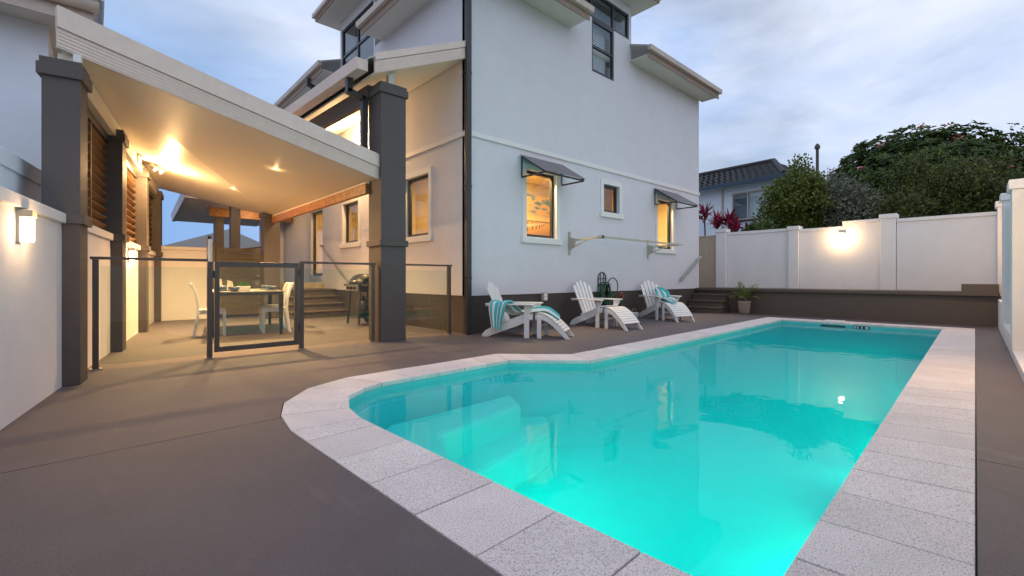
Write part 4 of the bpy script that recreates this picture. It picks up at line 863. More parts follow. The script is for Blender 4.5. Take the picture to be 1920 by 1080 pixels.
# ================================================================== WALL BITS
hh = Thing('hose_hanger', (8.72, HY - .06, .6), 'green garden hose coiled on a black arched wall hanger', 'hose')
ar = [(8.72 + .15 * math.cos(t_), HY - .02, .98 + .15 * math.sin(t_)) for t_ in (math.pi * k / 12 for k in range(13))]
hk = hh.part('hanger', MB().tube([(8.87, HY - .02, .55)] + ar + [(8.57, HY - .02, .55)], .012, 8), 'black', smooth=True)
hh.part('hanger_bar', MB().tube([(8.57, HY - .02, .98), (8.87, HY - .02, .98)], .009, 6).tube([(8.66, HY - .02, 1.11), (8.66, HY - .02, .7)], .008, 6).tube([(8.78, HY - .02, 1.11), (8.78, HY - .02, .7)], .008, 6).tube([(8.6, HY - .02, .85), (8.6, HY - .17, .84), (8.84, HY - .17, .84), (8.84, HY - .02, .85)], .01, 6), 'black', parent=hk)
for k in range(9):
    a_ = rnd.uniform(-.02, .02); rr, cz_ = .20 + rnd.uniform(-.025, .03), .62 + rnd.uniform(-.03, .02); yy = HY - .05 - .014 * k
    hh.part('hose_loop', MB().tube([(8.72 + a_ + rr * .78 * math.cos(t_), yy + .01 * math.sin(3 * t_), cz_ + rr * 1.25 * math.sin(t_)) for t_ in (2 * math.pi * q / 28 for q in range(29))], .0125, 8), 'hose', smooth=True)
hh.part('hose_loop', MB().tube([(8.9 + .13 * math.cos(t_), HY - .19 - .05 * math.cos(t_), .80 + .2 * math.sin(t_)) for t_ in (2 * math.pi * q / 28 for q in range(29))], .0125, 8), 'hose', smooth=True)
tp = Thing('garden_tap', (9.36, HY - .1, .4), 'garden tap with red handle on a green pipe by the wall', 'tap')
tp.part('pipe', MB().tube([(9.36, HY - .1, 0), (9.36, HY - .1, .56)], .014, 8), 'hose'); tp.part('body', MB().tube([(9.36, HY - .07, .56), (9.36, HY - .16, .56), (9.36, HY - .18, .51)], .018, 10), 'red'); tp.part('handle', MB().tube([(9.30, HY - .1, .63), (9.42, HY - .1, .63)], .014, 8).tube([(9.36, HY - .1, .58), (9.36, HY - .1, .63)], .01, 8), 'red')
tp2 = Thing('garden_tap', (5.55, HY - .05, .5), 'small steel tap low on the wall behind the nearest chair', 'tap')
tp2.part('body', MB().tube([(5.55, HY + .02, .55), (5.55, HY - .09, .55), (5.55, HY - .11, .50)], .013, 10), 'steel'); tp2.part('handle', MB().tube([(5.55, HY - .05, .55), (5.55, HY - .05, .61)], .008, 8).tube([(5.51, HY - .05, .615), (5.59, HY - .05, .615)], .009, 8), 'steel')
mbx_ = Thing('power_outlet', (6.76, HY, .55), 'pale weatherproof outlet box on the dark wall base', 'outlet')
mbx_.part('box', MB().box(6.70, HY - .06, .53, 6.82, HY + .019, .70), 'lightmetal', bevel=.008); mbx_.part('cover', MB().box(6.71, HY - .068, .55, 6.81, HY - .061, .61).box(6.71, HY - .068, .62, 6.81, HY - .061, .68), 'white')
bk = Thing('small_bucket', (9.5, 6.1, 0), 'small pale bucket on the deck between the second and third loungers', 'bucket')
bk.part('body', MB().lathe([(0, .005), (.075, .005), (.105, .17), (.11, .175), (.1, .17), (.07, .012), (0, .012)], (9.42, 6.05, 0), 18), 'nwall', smooth=True)
bk.part('handle', MB().tube([(9.42 + .105 * math.cos(t_), 6.05, .17 + .1 * math.sin(t_)) for t_ in (math.pi * q / 10 for q in range(11))], .004, 6), 'steel')
h2 = Thing('handrail', (13, HY - .05, 1), 'straight steel handrail on the house wall above the terrace steps', 'handrail')
h2.part('rail', MB().bar((12.36, HY - .09, .91), (13.62, HY - .09, 1.64), .035, .06), 'steel', bevel=.006)
for x, z in ((12.5, .97), (13.48, 1.54)): h2.part('bracket', MB().box(x - .02, HY - .075, z - .02, x + .02, HY - .001, z + .02), 'steel')

# ================================================================== TERRACE + STEPS + BACK WALL
TT = .70
ter = Thing('terrace', PF(13.9, 2, 0), 'raised dark terrace ledge along the far end of the pool', 'terrace')
ter.part('retaining_wall', MB().prism([(13.5, .15, -.1), (14.7, .15, -.1), (14.7, 9.0, -.1), (13.67, 9.0, -.1), (13.67, 6.47, -.1), (13.5, 6.47, -.1)], (0, 0, TT + .03)), 'terrace')
ter.part('capping', MB().prism([(13.42, .17, TT - .075), (14.62, .17, TT - .075), (14.62, 8.9, TT - .075), (13.67, 8.9, TT - .075), (13.67, 6.47, TT - .075), (13.42, 6.47, TT - .075)], (0, 0, .076)), 'terrace', bevel=.006)
ter.part('raised_block', MB().box(13.40, .18, TT - .073, 14.0, .72, TT + .17), 'terrace', bevel=.006)
ts = Thing('terrace_steps', (13, 6, 0), 'dark steps climbing from the deck to the terrace by the house', 'steps')
for k in range(3):
    x0 = 12.72 + .24 * k; zt = .175 * (k + 1); y1 = HY - .003; y0 = 5.45 + .02 * k
    ts.part('riser', MB().box(x0 + .03, y0 + .02, 0.001 if k == 0 else zt - .175, 13.495, y1, zt - .042), 'terrace')
    ts.part('tread', MB().box(x0, y0, zt - .04, 13.41, y1, zt), 'terrace', bevel=.006)
# back wall (facing the pool)
bwx = 14.6
BWF = Fr(bwx, 0, R(90))    # a = world Y, b = -(X - bwx)
bwall = Thing('pool_back_wall', (bwx, 3, 0), 'white rendered wall with pillars across the far end', 'wall')
def bpanel(y0, y1, zt, nm='wall_panel'):
    bwall.part('wall_panel', MB().box(bwx, y0, TT - .1, bwx + .15, y1, zt - .085), 'wallwhite'); bwall.part('coping', MB().box(bwx - .03, y0, zt - .083, bwx + .18, y1, zt), 'wallwhite', bevel=.006)
def bpillar(y0, y1, zt):
    p = bwall.part('pillar', MB().box(bwx - .09, y0, TT - .1, bwx + .2, y1, zt - .11), 'wallwhite', bevel=.008); bwall.part('cap', MB().box(bwx - .12, y0 - .025, zt - .108, bwx + .23, y1 + .025, zt), 'wallwhite', parent=p, bevel=.01)
bpanel(4.30, 6.02, 2.42); bpanel(3.03, 4.02, 2.37); bpanel(2.24, 3.028, 2.50); bpanel(-.2, 1.92, 2.46)
bpillar(6.03, 6.34, 2.54); bpillar(4.03, 4.29, 2.46); bpillar(1.93, 2.23, 2.59)
wall_lamp(BWF, 3.03, 0, 1.98, 2.20, 1, 'glaring wall lamp on the white wall at the far end', 24, off=.30)
fg = Thing('steel_fence', (14.7, 6.6, .7), 'narrow tan corrugated steel fence between house and white wall', 'fence')
for k in range(9): fg.part('sheet_rib', MB().box(14.68 + (.012 if k % 2 else 0), 6.355 + k * .14, TT, 14.71 + (.012 if k % 2 else 0), 6.355 + k * .14 + .139, 2.33), 'tan')
fg.part('post', MB().box(14.66, 6.342, TT, 14.73, 6.353, 2.36), 'charcoal'); fg.part('top_rail', MB().box(14.66, 6.355, 2.332, 14.74, 7.7, 2.37), 'tan')
# right wall in pool frame
rw = Thing('right_wall', PF(9, -.4, 0), 'white rendered wall with stepped pillars along the right side', 'wall')
def rpil(u, zt, d=.42):
    f_ = -.32 if u > 8 else -.40
    p = rw.part('pillar', MB(PF).box(u, -.68, 0, u + d, f_, zt - .12), 'wallwhite', bevel=.008); rw.part('cap', MB(PF).box(u - .03, -.71, zt - .118, u + d + .03, f_ + .03, zt), 'wallwhite', parent=p, bevel=.01)
for u, z in ((3.1, 1.95), (5.75, 2.08), (8.39, 2.22), (11.0, 2.39), (13.62, 2.57)): rpil(u, z)
for u0, u1, zt, zp in ((-2, 3.1, 1.85, .05), (3.52, 5.75, 1.88, .05), (6.17, 8.39, 2.0, .1), (8.81, 11.0, 2.12, .25), (11.42, 13.62, 2.28, .565)):
    rw.part('wall_panel', MB(PF).box(u0 + .001, -.62, 0, u1 - .001, -.46, zt), 'wallwhite'); rw.part('plinth', MB(PF).box(u0 + .001, -.458, 0, u1 - .001, -.322, zp), 'wallwhite', bevel=.004)
    rw.part('coping', MB(PF).box(u0 + .031, -.65, zt + .001, u1 - .031, -.43, zt + .085), 'wallwhite', bevel=.006)
wall_lamp(PF, 6.5, -.46, 1.62, 1.85, 1, 'lit wall lamp on the near bay of the right white wall', 82, dp=.085)
wall_lamp(PF, 12.4, -.46, 1.85, 2.08, 1, 'lit wall lamp on the right white wall beside the terrace', 38, dp=.085)

# ================================================================== POT PLANT
pot = Thing('potted_palm', (13.17, 4.97, 0), 'small cycad palm in a stone pot against the terrace wall', 'plant')
pot.part('pot', MB().lathe([(0, .0), (.115, .0), (.13, .05), (.155, .22), (.165, .33), (.165, .36), (.15, .36), (.145, .33), (0, .33)], (13.17, 4.97, 0), 24), 'pot', smooth=True)
pot.part('trunk', MB().lathe([(.05, .32), (.06, .42), (.03, .48)], (13.17, 4.97, 0), 12), 'bark')
for k in range(20):
    a_ = k * 2.4; el = rnd.uniform(.5, 1.35); L = rnd.uniform(.34, .5); fro = MB(); pts = []
    for q in range(9):
        s_ = q / 8; rr = L * s_ * math.cos(el * (1 - .35 * s_)) ; zz = .44 + L * s_ * math.sin(el) - .22 * s_ * s_ * (1.5 - el)
        pts.append(Vector((13.17 + rr * math.cos(a_), 4.97 + rr * math.sin(a_), zz)))
    fro.tube([tuple(p) for p in pts], .004, 5)
    sd = Vector((-math.sin(a_), math.cos(a_), 0))
    for q in range(1, 9):
        for h in (0, .5):
            if q == 8 and h: continue
            p = pts[q] if not h else (pts[q] + pts[min(q + 1, 8)]) / 2
            dr = (pts[min(q + 1, 8)] - pts[q - 1]).normalized(); ll = .11 * math.sin(math.pi * (.15 + .8 * q / 8)) + .02
            for s_ in (-1, 1):
                tip = p + (sd * s_ * .8 + dr * .6) * ll + Vector((0, 0, .015)); wv = dr * .009
                fro.add([tuple(p - wv), tuple((p + tip) / 2 - wv * 1.2 + Vector((0, 0, .008))), tuple(tip), tuple((p + tip) / 2 + wv * 1.2 + Vector((0, 0, .008)))], [(0, 1, 2, 3)])
    pot.part('frond', fro, 'palm')

# ================================================================== ADIRONDACK LOUNGERS
def lounger(loc, rot, label):
    t = Thing('deck_lounger', loc, label, 'lounger', rot, group='white deck loungers along the house wall')
    side = [(-.06, 0), (.06, 0), (.16, .045), (.32, .10), (.56, .19), (.80, .30), (.84, .31), (.84, .40), (.74, .405), (.52, .31), (.30, .225), (.12, .165), (.0, .10), (-.05, .04)]
    for s_ in (-1, 1):
        y = .245 * s_ - .0125
        t.part('side_rail', MB().prism([(x, y, z) for x, z in side], (0, .025, 0)), 'white', world=False, bevel=.003)
        fl = t.part('front_leg', MB().box(.70, .272 * s_ - .012, 0, .785, .272 * s_ + .012, .545), 'white', world=False, bevel=.003)
        t.part('bolt', MB().tube([(.74, .272 * s_ - .016, .33), (.74, .272 * s_ + .016, .33)], .007, 8), 'steel', parent=fl, world=False)
        t.part('arm_support', MB().prism([(.70, .285 * s_ - .01, .545), (.70, .285 * s_ - .01, .43), (.72, .285 * s_ - .01, .43), (.78, .285 * s_ - .01, .51), (.785, .285 * s_ - .01, .545)], (0, .0, 0)) if False else MB().prism([(.786, .26 * s_, .545), (.786, .26 * s_, .42), (.80, .26 * s_, .42), (.85, .26 * s_, .5), (.86, .26 * s_, .545)], (0, .024 * s_, 0)), 'white', world=False)
        t.part('armrest', MB().prism([(.02, .22 * s_, .547), (.02, .30 * s_, .547), (.4, .355 * s_, .547), (.84, .355 * s_, .547), (.885, .33 * s_, .547), (.885, .245 * s_, .547), (.84, .215 * s_, .547), (.4, .225 * s_, .547)], (0, 0, .022)), 'white', world=False, bevel=.003)
    t.part('back_rail', MB().box(.035, -.30, .52, .065, .30, .546), 'white', world=False); t.part('back_rail', MB().box(.245, -.232, .205, .27, .232, .265), 'white', world=False)
    # seat slats
    for k in range(7):
        s_ = k / 6; x = .33 + .46 * s_; z = .235 + .175 * s_
        t.part('seat_slat', MB().hexa([(x - .033, -.262, z - .012 + .003), (x + .033, -.262, z + .012 + .003), (x + .033, .262, z + .012 + .003), (x - .033, .262, z - .012 + .003)], [(x - .037, -.262, z + .006 + .003), (x + .029, -.262, z + .03 + .003), (x + .029, .262, z + .03 + .003), (x - .037, .262, z + .006 + .003)]), 'white', world=False)
    # back slats: fan, rounded tops
    bx0, bz0, ang = .305, .21, R(24)
    dx_, dz_ = -math.sin(ang), math.cos(ang)
    for k in range(5):
        c = k - 2; L = (.69, .765, .80, .765, .69)[k]; yb, yt = c * .090, c * .110; hw = .037
        pr2 = [(-hw, 0), (hw, 0), (hw * 1.14, L - .05), (hw * .85, L - .02), (hw * .45, L - .002), (0, L), (-hw * .45, L - .002), (-hw * .85, L - .02), (-hw * 1.14, L - .05)]
        poly = [(bx0 + dx_ * v, yb + (yt - yb) * v / L + u_, bz0 + dz_ * v) for u_, v in pr2]
        t.part('back_slat', MB().prism(poly, (.018 * dz_, 0, .018 * -dx_)), 'white', world=False, bevel=.003)
    # footrest
    fs = [(.885, .30), (.875, .375), (.93, .405), (1.02, .392), (1.14, .325), (1.27, .215), (1.40, .075), (1.46, .0), (1.385, 0), (1.30, .085), (1.18, .20), (1.06, .285), (.96, .315)]
    for s_ in (-1, 1):
        t.part('footrest_side', MB().prism([(x, .222 * s_ - .012, z) for x, z in fs], (0, .024, 0)), 'white', world=False, bevel=.003)
        t.part('footrest_leg', MB().box(.915, .247 * s_ - .011, 0, .985, .247 * s_ + .011, .36), 'white', world=False, bevel=.003)
    t.part('footrest_rail', MB().box(.94, -.205, .17, .96, .205, .22), 'white', world=False)
    cur = [(.885, .395), (.93, .41), (1.02, .398), (1.14, .331), (1.27, .221), (1.37, .113)]
    # resample
    seg = []; tot = 0
    for a_, b_ in zip(cur, cur[1:]): seg.append((tot, a_, b_)); tot += math.hypot(b_[0] - a_[0], b_[1] - a_[1])
    def at(s_):
        for q, (st_, a_, b_) in enumerate(seg):
            l_ = math.hypot(b_[0] - a_[0], b_[1] - a_[1])
            if s_ <= st_ + l_ or q == len(seg) - 1: k = (s_ - st_) / l_; return Vector((a_[0] + (b_[0] - a_[0]) * k, 0, a_[1] + (b_[1] - a_[1]) * k))
    ns = 10
    for k in range(ns):
        p, q = at(tot * k / ns + .004), at(tot * (k + 1) / ns - .004); nrm = Vector((-(q - p).z, 0, (q - p).x)).normalized() * .016
        t.part('footrest_slat', MB().hexa([(p.x, -.24, p.z + .002), (q.x, -.24, q.z + .002), (q.x, .24, q.z + .002), (p.x, .24, p.z + .002)], [(p.x + nrm.x, -.24, p.z + nrm.z), (q.x + nrm.x, -.24, q.z + nrm.z), (q.x + nrm.x, .24, q.z + nrm.z), (p.x + nrm.x, .24, p.z + nrm.z)]), 'white', world=False)
    return t
L1 = ((5.10, 6.19, 0), R(-59.5)); L2 = ((7.72, 6.30, 0), R(-95)); L3 = ((10.40, 6.27, 0), R(-114))
lo = lounger(*L1, 'white slatted deck lounger nearest the house corner with a draped towel')
copy_thing(lo, *L2, 'white slatted deck lounger in the middle without a towel')
copy_thing(lo, *L3, 'white slatted deck lounger farthest away with a bunched towel')
def towel(loc, rot, rows, label, nw=26, fold=.02, seed=1):
    """rows: list of (left edge point, right edge point) in lounger space"""
    rn = random.Random(seed); ph = [rn.uniform(0, 6) for _ in range(6)]
    def cat(ps, t_):
        n_ = len(ps) - 1; x = t_ * n_; i = min(int(x), n_ - 1); u_ = x - i; p0, p1, p2, p3 = (Vector(ps[max(i - 1, 0)]), Vector(ps[i]), Vector(ps[i + 1]), Vector(ps[min(i + 2, n_)]))
        return .5 * ((2 * p1) + (p2 - p0) * u_ + (2 * p0 - 5 * p1 + 4 * p2 - p3) * u_ ** 2 + (3 * p1 - p0 - 3 * p2 + p3) * u_ ** 3)
    nl = len(rows) * 9; mb = MB(); mb.uv = []
    A, B = [r[0] for r in rows], [r[1] for r in rows]
    for i in range(nl + 1):
        s_ = i / nl; a_, b_ = cat(A, s_), cat(B, s_); dl = (cat(A, min(1, s_ + .02)) - cat(A, max(0, s_ - .02))).normalized(); nrm = dl.cross(b_ - a_).normalized()
        for j in range(nw + 1):
            k = j / nw; d = fold * (math.sin(11 * k + ph[0] + 2.2 * s_) + .6 * math.sin(23 * k + ph[1] - 3 * s_) + .5 * math.sin(9 * s_ + 5 * k + ph[2]))
            mb.v.append(tuple(a_ + (b_ - a_) * k + nrm * d)); mb.uv.append((s_, k))
    for i in range(nl):
        for j in range(nw): q = i * (nw + 1) + j; mb.f.append((q, q + 1, q + nw + 2, q + nw + 1))
    t = Thing('towel', loc, label, 'towel', rot)
    o = t.part('cloth', mb, 'towel', world=False, smooth=True); m_ = o.modifiers.new('solid', 'SOLIDIFY'); m_.thickness = .006; m_.offset = 0
    return t
towel(*L1, [((.17, -.42, .17), (.33, -.40, .13)), ((.15, -.415, .30), (.35, -.40, .28)), ((.12, -.40, .45), (.39, -.40, .43)), ((.11, -.375, .57), (.43, -.375, .565)), ((.13, -.30, .605), (.48, -.30, .60)), ((.21, -.19, .585), (.53, -.19, .565)), ((.36, -.06, .41), (.66, -.20, .44)), ((.56, .10, .39), (.76, -.17, .44)), ((.80, .16, .46), (.92, -.14, .46)), ((1.02, .17, .455), (1.05, -.08, .45)), ((1.20, .15, .34), (1.25, -.02, .31))], 'teal striped towel draped over the arm of the nearest lounger', fold=.021, seed=3, nw=36)
towel(*L3, [((.20, .24, .74), (.34, -.04, .72)), ((.30, .27, .70), (.48, -.08, .66)), ((.40, .30, .62), (.58, -.10, .58)), ((.50, .28, .54), (.66, -.12, .50)), ((.62, .27, .52), (.76, -.15, .50)), ((.76, .20, .50), (.88, -.17, .50)), ((.92, .12, .47), (1.0, -.12, .465)), ((1.05, .06, .43), (1.10, -.08, .42))], 'teal striped towel bunched on the farthest lounger', fold=.036, seed=9, nw=36)

# ================================================================== NEIGHBOUR HOUSE BEHIND + POLE
nb_ = Thing('neighbour_house', (24.5, 11, 0), 'white neighbouring house with dark tiled hip roof behind the back wall', 'house')
NX, NY0, NY1 = 24.0, 7.6, 18.0
def NR(x, y, z):
    dx, dy = x - 24.0, y - 7.6; c_, s_ = math.cos(R(-6)), math.sin(R(-6)); return (24.0 + dx * c_ - dy * s_, 7.6 + dx * s_ + dy * c_, z)
mb = MB(NR); wall_holes(mb, 'x', NX, .2, NY0, NY1, -2.2, 5.75, [(8.15, 9.75, 3.95, 5.35)]); nb_.part('wall', mb, 'nwall'); nb_.part('wall', MB(NR).box(NX + .2, NY0, -2.2, NX + 9, NY0 + .2, 5.75), 'nwall')
wn = nb_.part('window', MB(NR).box(NX - .02, 8.15, 3.95, NX + .06, 8.21, 5.35).box(NX - .02, 9.69, 3.95, NX + .06, 9.75, 5.35).box(NX - .02, 8.92, 3.95, NX + .06, 8.98, 5.35).box(NX - .019, 8.21, 5.29, NX + .059, 9.69, 5.35).box(NX - .019, 8.21, 3.95, NX + .059, 9.69, 4.01), 'gutter')
nb_.part('pane', MB(NR).box(NX + .02, 8.21, 4.01, NX + .025, 8.92, 5.29), 'pane', parent=wn); nb_.part('pane', MB(NR).box(NX + .02, 8.98, 4.01, NX + .025, 9.69, 5.29), 'pane', parent=wn)
nb_.part('curtain', MB(NR).box(NX + .15, 8.15, 3.9, NX + .16, 8.95, 5.4), 'nwall', parent=wn); nb_.part('curtain', MB(NR).box(NX + .3, 8.9, 3.9, NX + .31, 9.8, 5.4), 'curtain', parent=wn)
nb_.part('sill', MB(NR).box(NX - .12, 8.0, 3.86, NX - .001, 9.9, 3.94), 'charcoal', parent=wn)
nb_.part('downpipe', MB(NR).tube([(NX - .06, 10.25, 5.7), (NX - .06, 10.25, 2)], .05, 8), 'gutter')
ex, ey0, ez = NX - .6, NY0 - .6, 5.78; rx, rz = NX + 3.6, 7.45; ry0 = NY0 + 1.7; ex2 = NX + 7.8
rf_ = nb_.part('roof', MB(NR).add([(ex, ey0, ez), (ex2, ey0, ez), (ex2, NY1 + .6, ez), (ex, NY1 + .6, ez), (rx, ry0, rz), (rx, NY1 + .6, rz)], [(0, 4, 5, 3), (0, 1, 4), (1, 2, 5, 4), (2, 3, 5), (3, 2, 1, 0)]), 'charcoal')
nb_.part('gutter', MB(NR).box(ex - .12, ey0 - .12, ez - .16, ex + .02, NY1 + .6, ez + .04).box(ex + .02, ey0 - .12, ez - .16, ex2, ey0 + .02, ez + .04), 'nblue', parent=rf_)
nb_.part('soffit', MB(NR).box(ex + .02, ey0 + .02, ez - .10, NX, NY1, ez - .06), 'nwall', parent=rf_)
tl = MB(NR)   # tile courses on the face towards the pool (scalloped rows) and the hip end
def course(A, B, C, D, rows, pitch):
    A, B, C, D = map(Vector, (A, B, C, D)); nrm = (B - A).cross(D - A).normalized()
    if nrm.z < 0: nrm = -nrm
    for r_ in range(rows):
        s0, s1 = r_ / rows, (r_ + 1) / rows; p0, p1 = A.lerp(D, s0), B.lerp(C, s0); q0, q1 = A.lerp(D, s1), B.lerp(C, s1); n_ = max(1, int((p1 - p0).length / pitch))
        for k in range(n_):
            a_, b_ = p0.lerp(p1, k / n_), p0.lerp(p1, (k + 1) / n_); c_, d_ = q0.lerp(q1, (k + 1) / n_), q0.lerp(q1, k / n_); m0 = (a_ + b_) / 2; m1 = (c_ + d_) / 2
            tl.add([tuple(a_ + nrm * .03), tuple(m0 + nrm * .09), tuple(b_ + nrm * .03), tuple(c_ + nrm * .01), tuple(m1 + nrm * .05), tuple(d_ + nrm * .01)], [(0, 1, 4, 5), (1, 2, 3, 4)])
            tl.add([tuple(a_ + nrm * .03), tuple(m0 + nrm * .09), tuple(b_ + nrm * .03), tuple((a_ + b_) / 2)], [(0, 3, 2, 1)])
course((ex, ey0, ez), (ex, NY1 + .6, ez), (rx, NY1 + .6, rz), (rx, ry0, rz), 12, .32)
course((ex, ey0, ez), (ex2, ey0, ez), (rx, ry0, rz), (rx, ry0, rz), 12, .32)
nb_.part('roof_tile', tl, 'rooftile', parent=rf_, kind='stuff')
nb_.part('hip_cap', MB(NR).tube([(ex, ey0, ez + .06), (rx, ry0, rz + .08)], .13, 8).tube([(rx, ry0, rz + .08), (rx, NY1 + .6, rz + .08)], .13, 8), 'rooftile', parent=rf_)
pl = Thing('vent_pole', (28.4, 7.0, 0), 'thin rusty pole with a cap rising above the shrubs', 'pole')
def at_px(px, d): r_ = (px - 960) / 852 * d; return (math.cos(TH) * d + math.sin(TH) * r_, math.sin(TH) * d - math.cos(TH) * r_)
x, y = at_px(1532.5, 24); pl.e.location = (x, y, 0); pl.inv = Matrix.Translation((x, y, 0)).inverted()
pl.part('pipe', MB().tube([(x, y, -2.2), (x, y, 7.8)], .07, 10), 'bark'); pl.part('cap', MB().lathe([(.0, 7.8), (.13, 7.82), (.13, 7.95), (.05, 8.08), (0, 8.1)], (x, y, 0), 12), 'bark')

# ================================================================== TREES AND SHRUBS
def leafmesh(centres, rad, per, ln, wd, rn, up=.3, droop=0.0):
    v, f = [], []
    for c in centres:
        c = Vector(c[:3])
        for _ in range(per):
            d = Vector((rn.gauss(0, 1), rn.gauss(0, 1), rn.gauss(0, 1))).normalized(); p = c + d * rad * rn.random() ** .5
            o = (d + Vector((rn.gauss(0, .6), rn.gauss(0, .6), up + rn.gauss(0, .5)))).normalized(); s_ = o.cross(Vector((rn.gauss(0, 1), rn.gauss(0, 1), rn.gauss(0, 1)))).normalized()
            L = ln * rn.uniform(.6, 1.25); W_ = wd * rn.uniform(.7, 1.2); n_ = o.cross(s_)
            b = len(v); v += [tuple(p), tuple(p + o * L * .5 + s_ * W_ + n_ * L * .06), tuple(p + o * L - Vector((0, 0, droop * L))), tuple(p + o * L * .5 - s_ * W_ + n_ * L * .06)]; f.append((b, b + 1, b + 2, b + 3))
    return v, f
def rosettes(centres, n_, ln, wd, rn):
    v, f = [], []
    for c, nrm in centres:
        c, nrm = Vector(c), Vector(nrm).normalized(); a_ = nrm.orthogonal().normalized(); b_ = nrm.cross(a_); ph = rn.uniform(0, 6)
        for k in range(n_):
            t_ = ph + 2 * math.pi * k / n_ + rn.uniform(-.2, .2); e = rn.uniform(.1, .75); o = (a_ * math.cos(t_) + b_ * math.sin(t_)) * math.cos(e) + nrm * math.sin(e); s_ = nrm.cross(o).normalized(); L = ln * rn.uniform(.7, 1.2)
            q = len(v); v += [tuple(c), tuple(c + o * L * .55 + s_ * wd + nrm * .02), tuple(c + o * L - nrm * L * .12), tuple(c + o * L * .55 - s_ * wd + nrm * .02)]; f.append((q, q + 1, q + 2, q + 3))
    return v, f
def blob(cx, cy, cz_, rx_, ry_, rz_, n_, rn, shell=.55, low=-.6, lump=.22):
    out_ = []; ph = [rn.uniform(0, 6) for _ in range(6)]
    while len(out_) < n_:
        d = Vector((rn.gauss(0, 1), rn.gauss(0, 1), rn.gauss(0, 1))).normalized()
        if d.z < low: continue
        k = 1 + lump * (math.sin(4 * d.x + ph[0]) * math.sin(3.5 * d.y + ph[1]) + .6 * math.sin(8 * d.z + 5 * d.y + ph[2]) * math.sin(7 * d.x + ph[3]))
        r_ = (shell + (1 - shell) * rn.random()) * k
        out_.append(((cx + d.x * rx_ * r_, cy + d.y * ry_ * r_, cz_ + d.z * rz_ * r_), (d.x / rx_, d.y / ry_, d.z / rz_ + .08)))
    return out_
def tree(name, px, dist, base, label, cat, crown_fn, trunk_h, tr, limbs, rn, leafm, group=None):
    x, y = at_px(px, dist); t = Thing(name, (x, y, base), label, cat, group=group)
    tk = MB(); tk.tube([(x, y, base), (x + .05, y, base + trunk_h * .5), (x - .04, y + .03, base + trunk_h)], tr, 10, rs=[tr * 1.3, tr, tr * .8]); o = t.part('trunk', tk, 'bark')
    for (dx, dy, dz) in limbs:
        p0 = Vector((x - .04, y + .03, base + trunk_h * .95)); p1 = p0 + Vector((dx, dy, dz)); pm = (p0 + p1) / 2 + Vector((0, 0, .15 * dz)); t.part('limb', MB().tube([tuple(p0), tuple(pm), tuple(p1)], tr * .5, 7, rs=[tr * .6, tr * .4, tr * .15]), 'bark', parent=o)
    crown_fn(t, x, y); return t
def fr_right(): return Vector((math.sin(TH), -math.cos(TH), 0))
rn = random.Random(21)
def crown_frangi(t, x, y):
    pts = blob(x, y, 4.0, 3.25, 3.25, 2.8, 2300, rn, .72, -.35, .09); v, f = rosettes(pts, 9, .30, .048, rn); t.part('crown', MB().add(v, f), 'leaf1')
    inner = blob(x, y, 3.6, 2.5, 2.5, 2.1, 150, rn, .5, -.4, .06); v, f = leafmesh([p for p, n_ in inner], .4, 12, .3, .06, rn); t.part('inner_foliage', MB().add(v, f), 'leaf1')
    fl = MB(); cand = [p for p in pts if p[1][2] > -.1]
    for p, n_ in rn.sample(cand, 95):
        c = Vector(p) + Vector(n_).normalized() * .26
        for q in range(9):
            d = Vector((rn.gauss(0, 1), rn.gauss(0, 1), rn.gauss(0, .6))).normalized(); b = c + Vector((rn.gauss(0, .07), rn.gauss(0, .07), rn.gauss(0, .05))); s_ = d.orthogonal().normalized() * .055
            fl.add([tuple(b - s_), tuple(b + d * .075), tuple(b + s_), tuple(b - d * .06)], [(0, 1, 2, 3)])
    t.part('blossom', fl, 'flower')
tree('frangipani_tree', 1722, 18, -1.2, 'broad dome shaped tree dotted with pink blossom behind the wall', 'tree', crown_frangi, 3.6, .22, [(1.6, .6, 1.7), (-1.5, .7, 1.6), (.5, -1.7, 1.5), (.2, 1.5, 1.9), (-.6, -.9, 2.1)], rn, 'leaf1')
def bushy(lm, rx_, ry_, rz_, cz0, n_, per, ln, wd, rad=.22, shell=.5, lump=.22, low=-.75, seed=1):
    def fn(t, x, y):
        r2 = random.Random(seed); pts = blob(x, y, cz0, rx_, ry_, rz_, n_, r2, shell, low, lump); v, f = leafmesh([p for p, q in pts], rad, per, ln, wd, r2); t.part('crown', MB().add(v, f), lm)
    return fn
tree('feathery_tree', 1768, 15.0, -1.0, 'soft olive green tree in front of the blossom tree', 'tree', bushy('leaf2', 2.0, 1.7, 1.62, 3.2, 520, 60, .13, .026, .36, .45, .32, seed=4), 3, .12, [(.9, .4, .9), (-.8, .3, 1.0), (.2, -.9, .8), (0, .6, 1.2)], rn, 'leaf2')
tree('feathery_tree', 1702, 14.4, -1.0, 'low olive green shrub spreading left of the soft tree', 'shrub', bushy('leaf2', 1.25, 1.1, 1.0, 2.6, 230, 60, .13, .026, .34, .45, .35, seed=14), 2.2, .08, [(.5, .2, .6), (-.5, .3, .5)], rn, 'leaf2')
tree('feathery_tree', 1845, 14.2, -1.0, 'dark olive shrub behind the right end of the wall', 'shrub', bushy('leaf2', 1.1, 1.1, 1.35, 2.9, 240, 60, .13, .026, .34, .45, .35, seed=15), 2.4, .08, [(.5, .2, .6), (-.5, .3, .5)], rn, 'leaf2')
tree('airy_tree', 1945, 16.0, -1.0, 'loose airy tree at the right edge of the picture', 'tree', bushy('leaf1', 1.7, 1.5, 2.3, 4.1, 330, 26, .16, .04, .34, .4, .35, seed=6), 3.2, .11, [(.7, .4, 1.6), (-.8, .3, 1.5), (.1, -.8, 1.7), (-.3, .7, 2.2)], rn, 'leaf1')
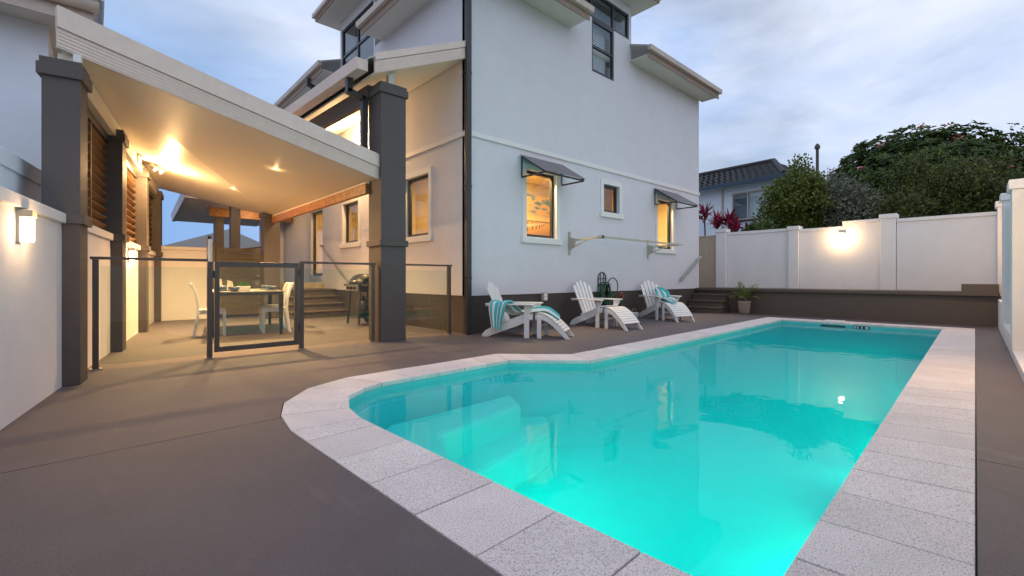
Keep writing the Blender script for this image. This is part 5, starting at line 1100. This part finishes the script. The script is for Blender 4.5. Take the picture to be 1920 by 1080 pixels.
tree('dense_shrub', 1494, 16.0, -1.0, 'dense rounded green shrub against the neighbouring house', 'shrub', bushy('leaf4', 1.02, .95, 1.55, 3.35, 620, 30, .11, .035, .22, seed=5), 2.4, .09, [(.4, .2, .9), (-.4, .2, .9)], rn, 'leaf4')
tree('silvery_shrub', 1590, 15.2, -1.0, 'silvery grey leaved shrub behind the glaring lamp', 'shrub', bushy('leaf3', 1.2, 1.0, 1.15, 3.0, 520, 26, .10, .028, .24, .45, .3, seed=8), 2.2, .08, [(.5, .2, .9), (-.5, .1, .8), (0, .4, 1.0)], rn, 'leaf3')
tree('silvery_shrub', 1540, 16.6, -1.0, 'tall brownish shrub between dense and silvery shrubs', 'shrub', bushy('leaf3', .8, .8, 1.3, 3.5, 330, 26, .10, .028, .24, .4, .3, seed=18), 2.4, .08, [(.4, .2, 1.0), (-.4, .1, 1.0)], rn, 'leaf3')
tree('low_shrub', 1425, 14.6, -.6, 'low dark green shrub above the left end of the wall', 'shrub', bushy('leaf1', .55, .5, .5, 2.25, 160, 26, .12, .04, .2, .4, seed=11), 2.0, .05, [(.2, .1, .3)], rn, 'leaf1')
def cordy(px, dist, z, n_, ln, label, seed):
    r2 = random.Random(seed); x, y = at_px(px, dist); t = Thing('cordyline', (x, y, -.3), label, 'shrub', group='red leaved cordylines behind the wall')
    t.part('stem', MB().tube([(x, y, -.3), (x + .04, y, z * .6), (x, y + .02, z)], .025, 7), 'bark'); mb = MB()
    for k in range(n_):
        a_ = k * 2.399 + r2.uniform(-.2, .2); el = r2.uniform(-.1, 1.4); L = ln * r2.uniform(.75, 1.2); zz = z - .18 + .3 * k / n_; o = Vector((math.cos(a_) * math.cos(el), math.sin(a_) * math.cos(el), math.sin(el))); s_ = Vector((-math.sin(a_), math.cos(a_), 0)); c = Vector((x, y, zz)); m_ = c + o * L * .5 + Vector((0, 0, .02)); w_ = .045
        tip = c + o * L - Vector((0, 0, .15 * L * (1.2 - el))); mb.add([tuple(c), tuple(m_ + s_ * w_), tuple(tip), tuple(m_ - s_ * w_)], [(0, 1, 2, 3)])
    t.part('leaves', mb, 'leafred')
cordy(1322, 15.6, 3.1, 46, .50, 'red cordyline tuft standing tallest beside the house corner', 1)
cordy(1345, 15.2, 2.75, 44, .50, 'red cordyline second from the house corner', 2)
cordy(1368, 15.0, 2.78, 50, .55, 'bright red cordyline third from the house corner', 3)
cordy(1378, 14.7, 2.5, 40, .5, 'low red cordyline just above the wall coping', 4)
cordy(1402, 14.9, 2.45, 26, .38, 'smallest red cordyline beside the low green shrub', 5)
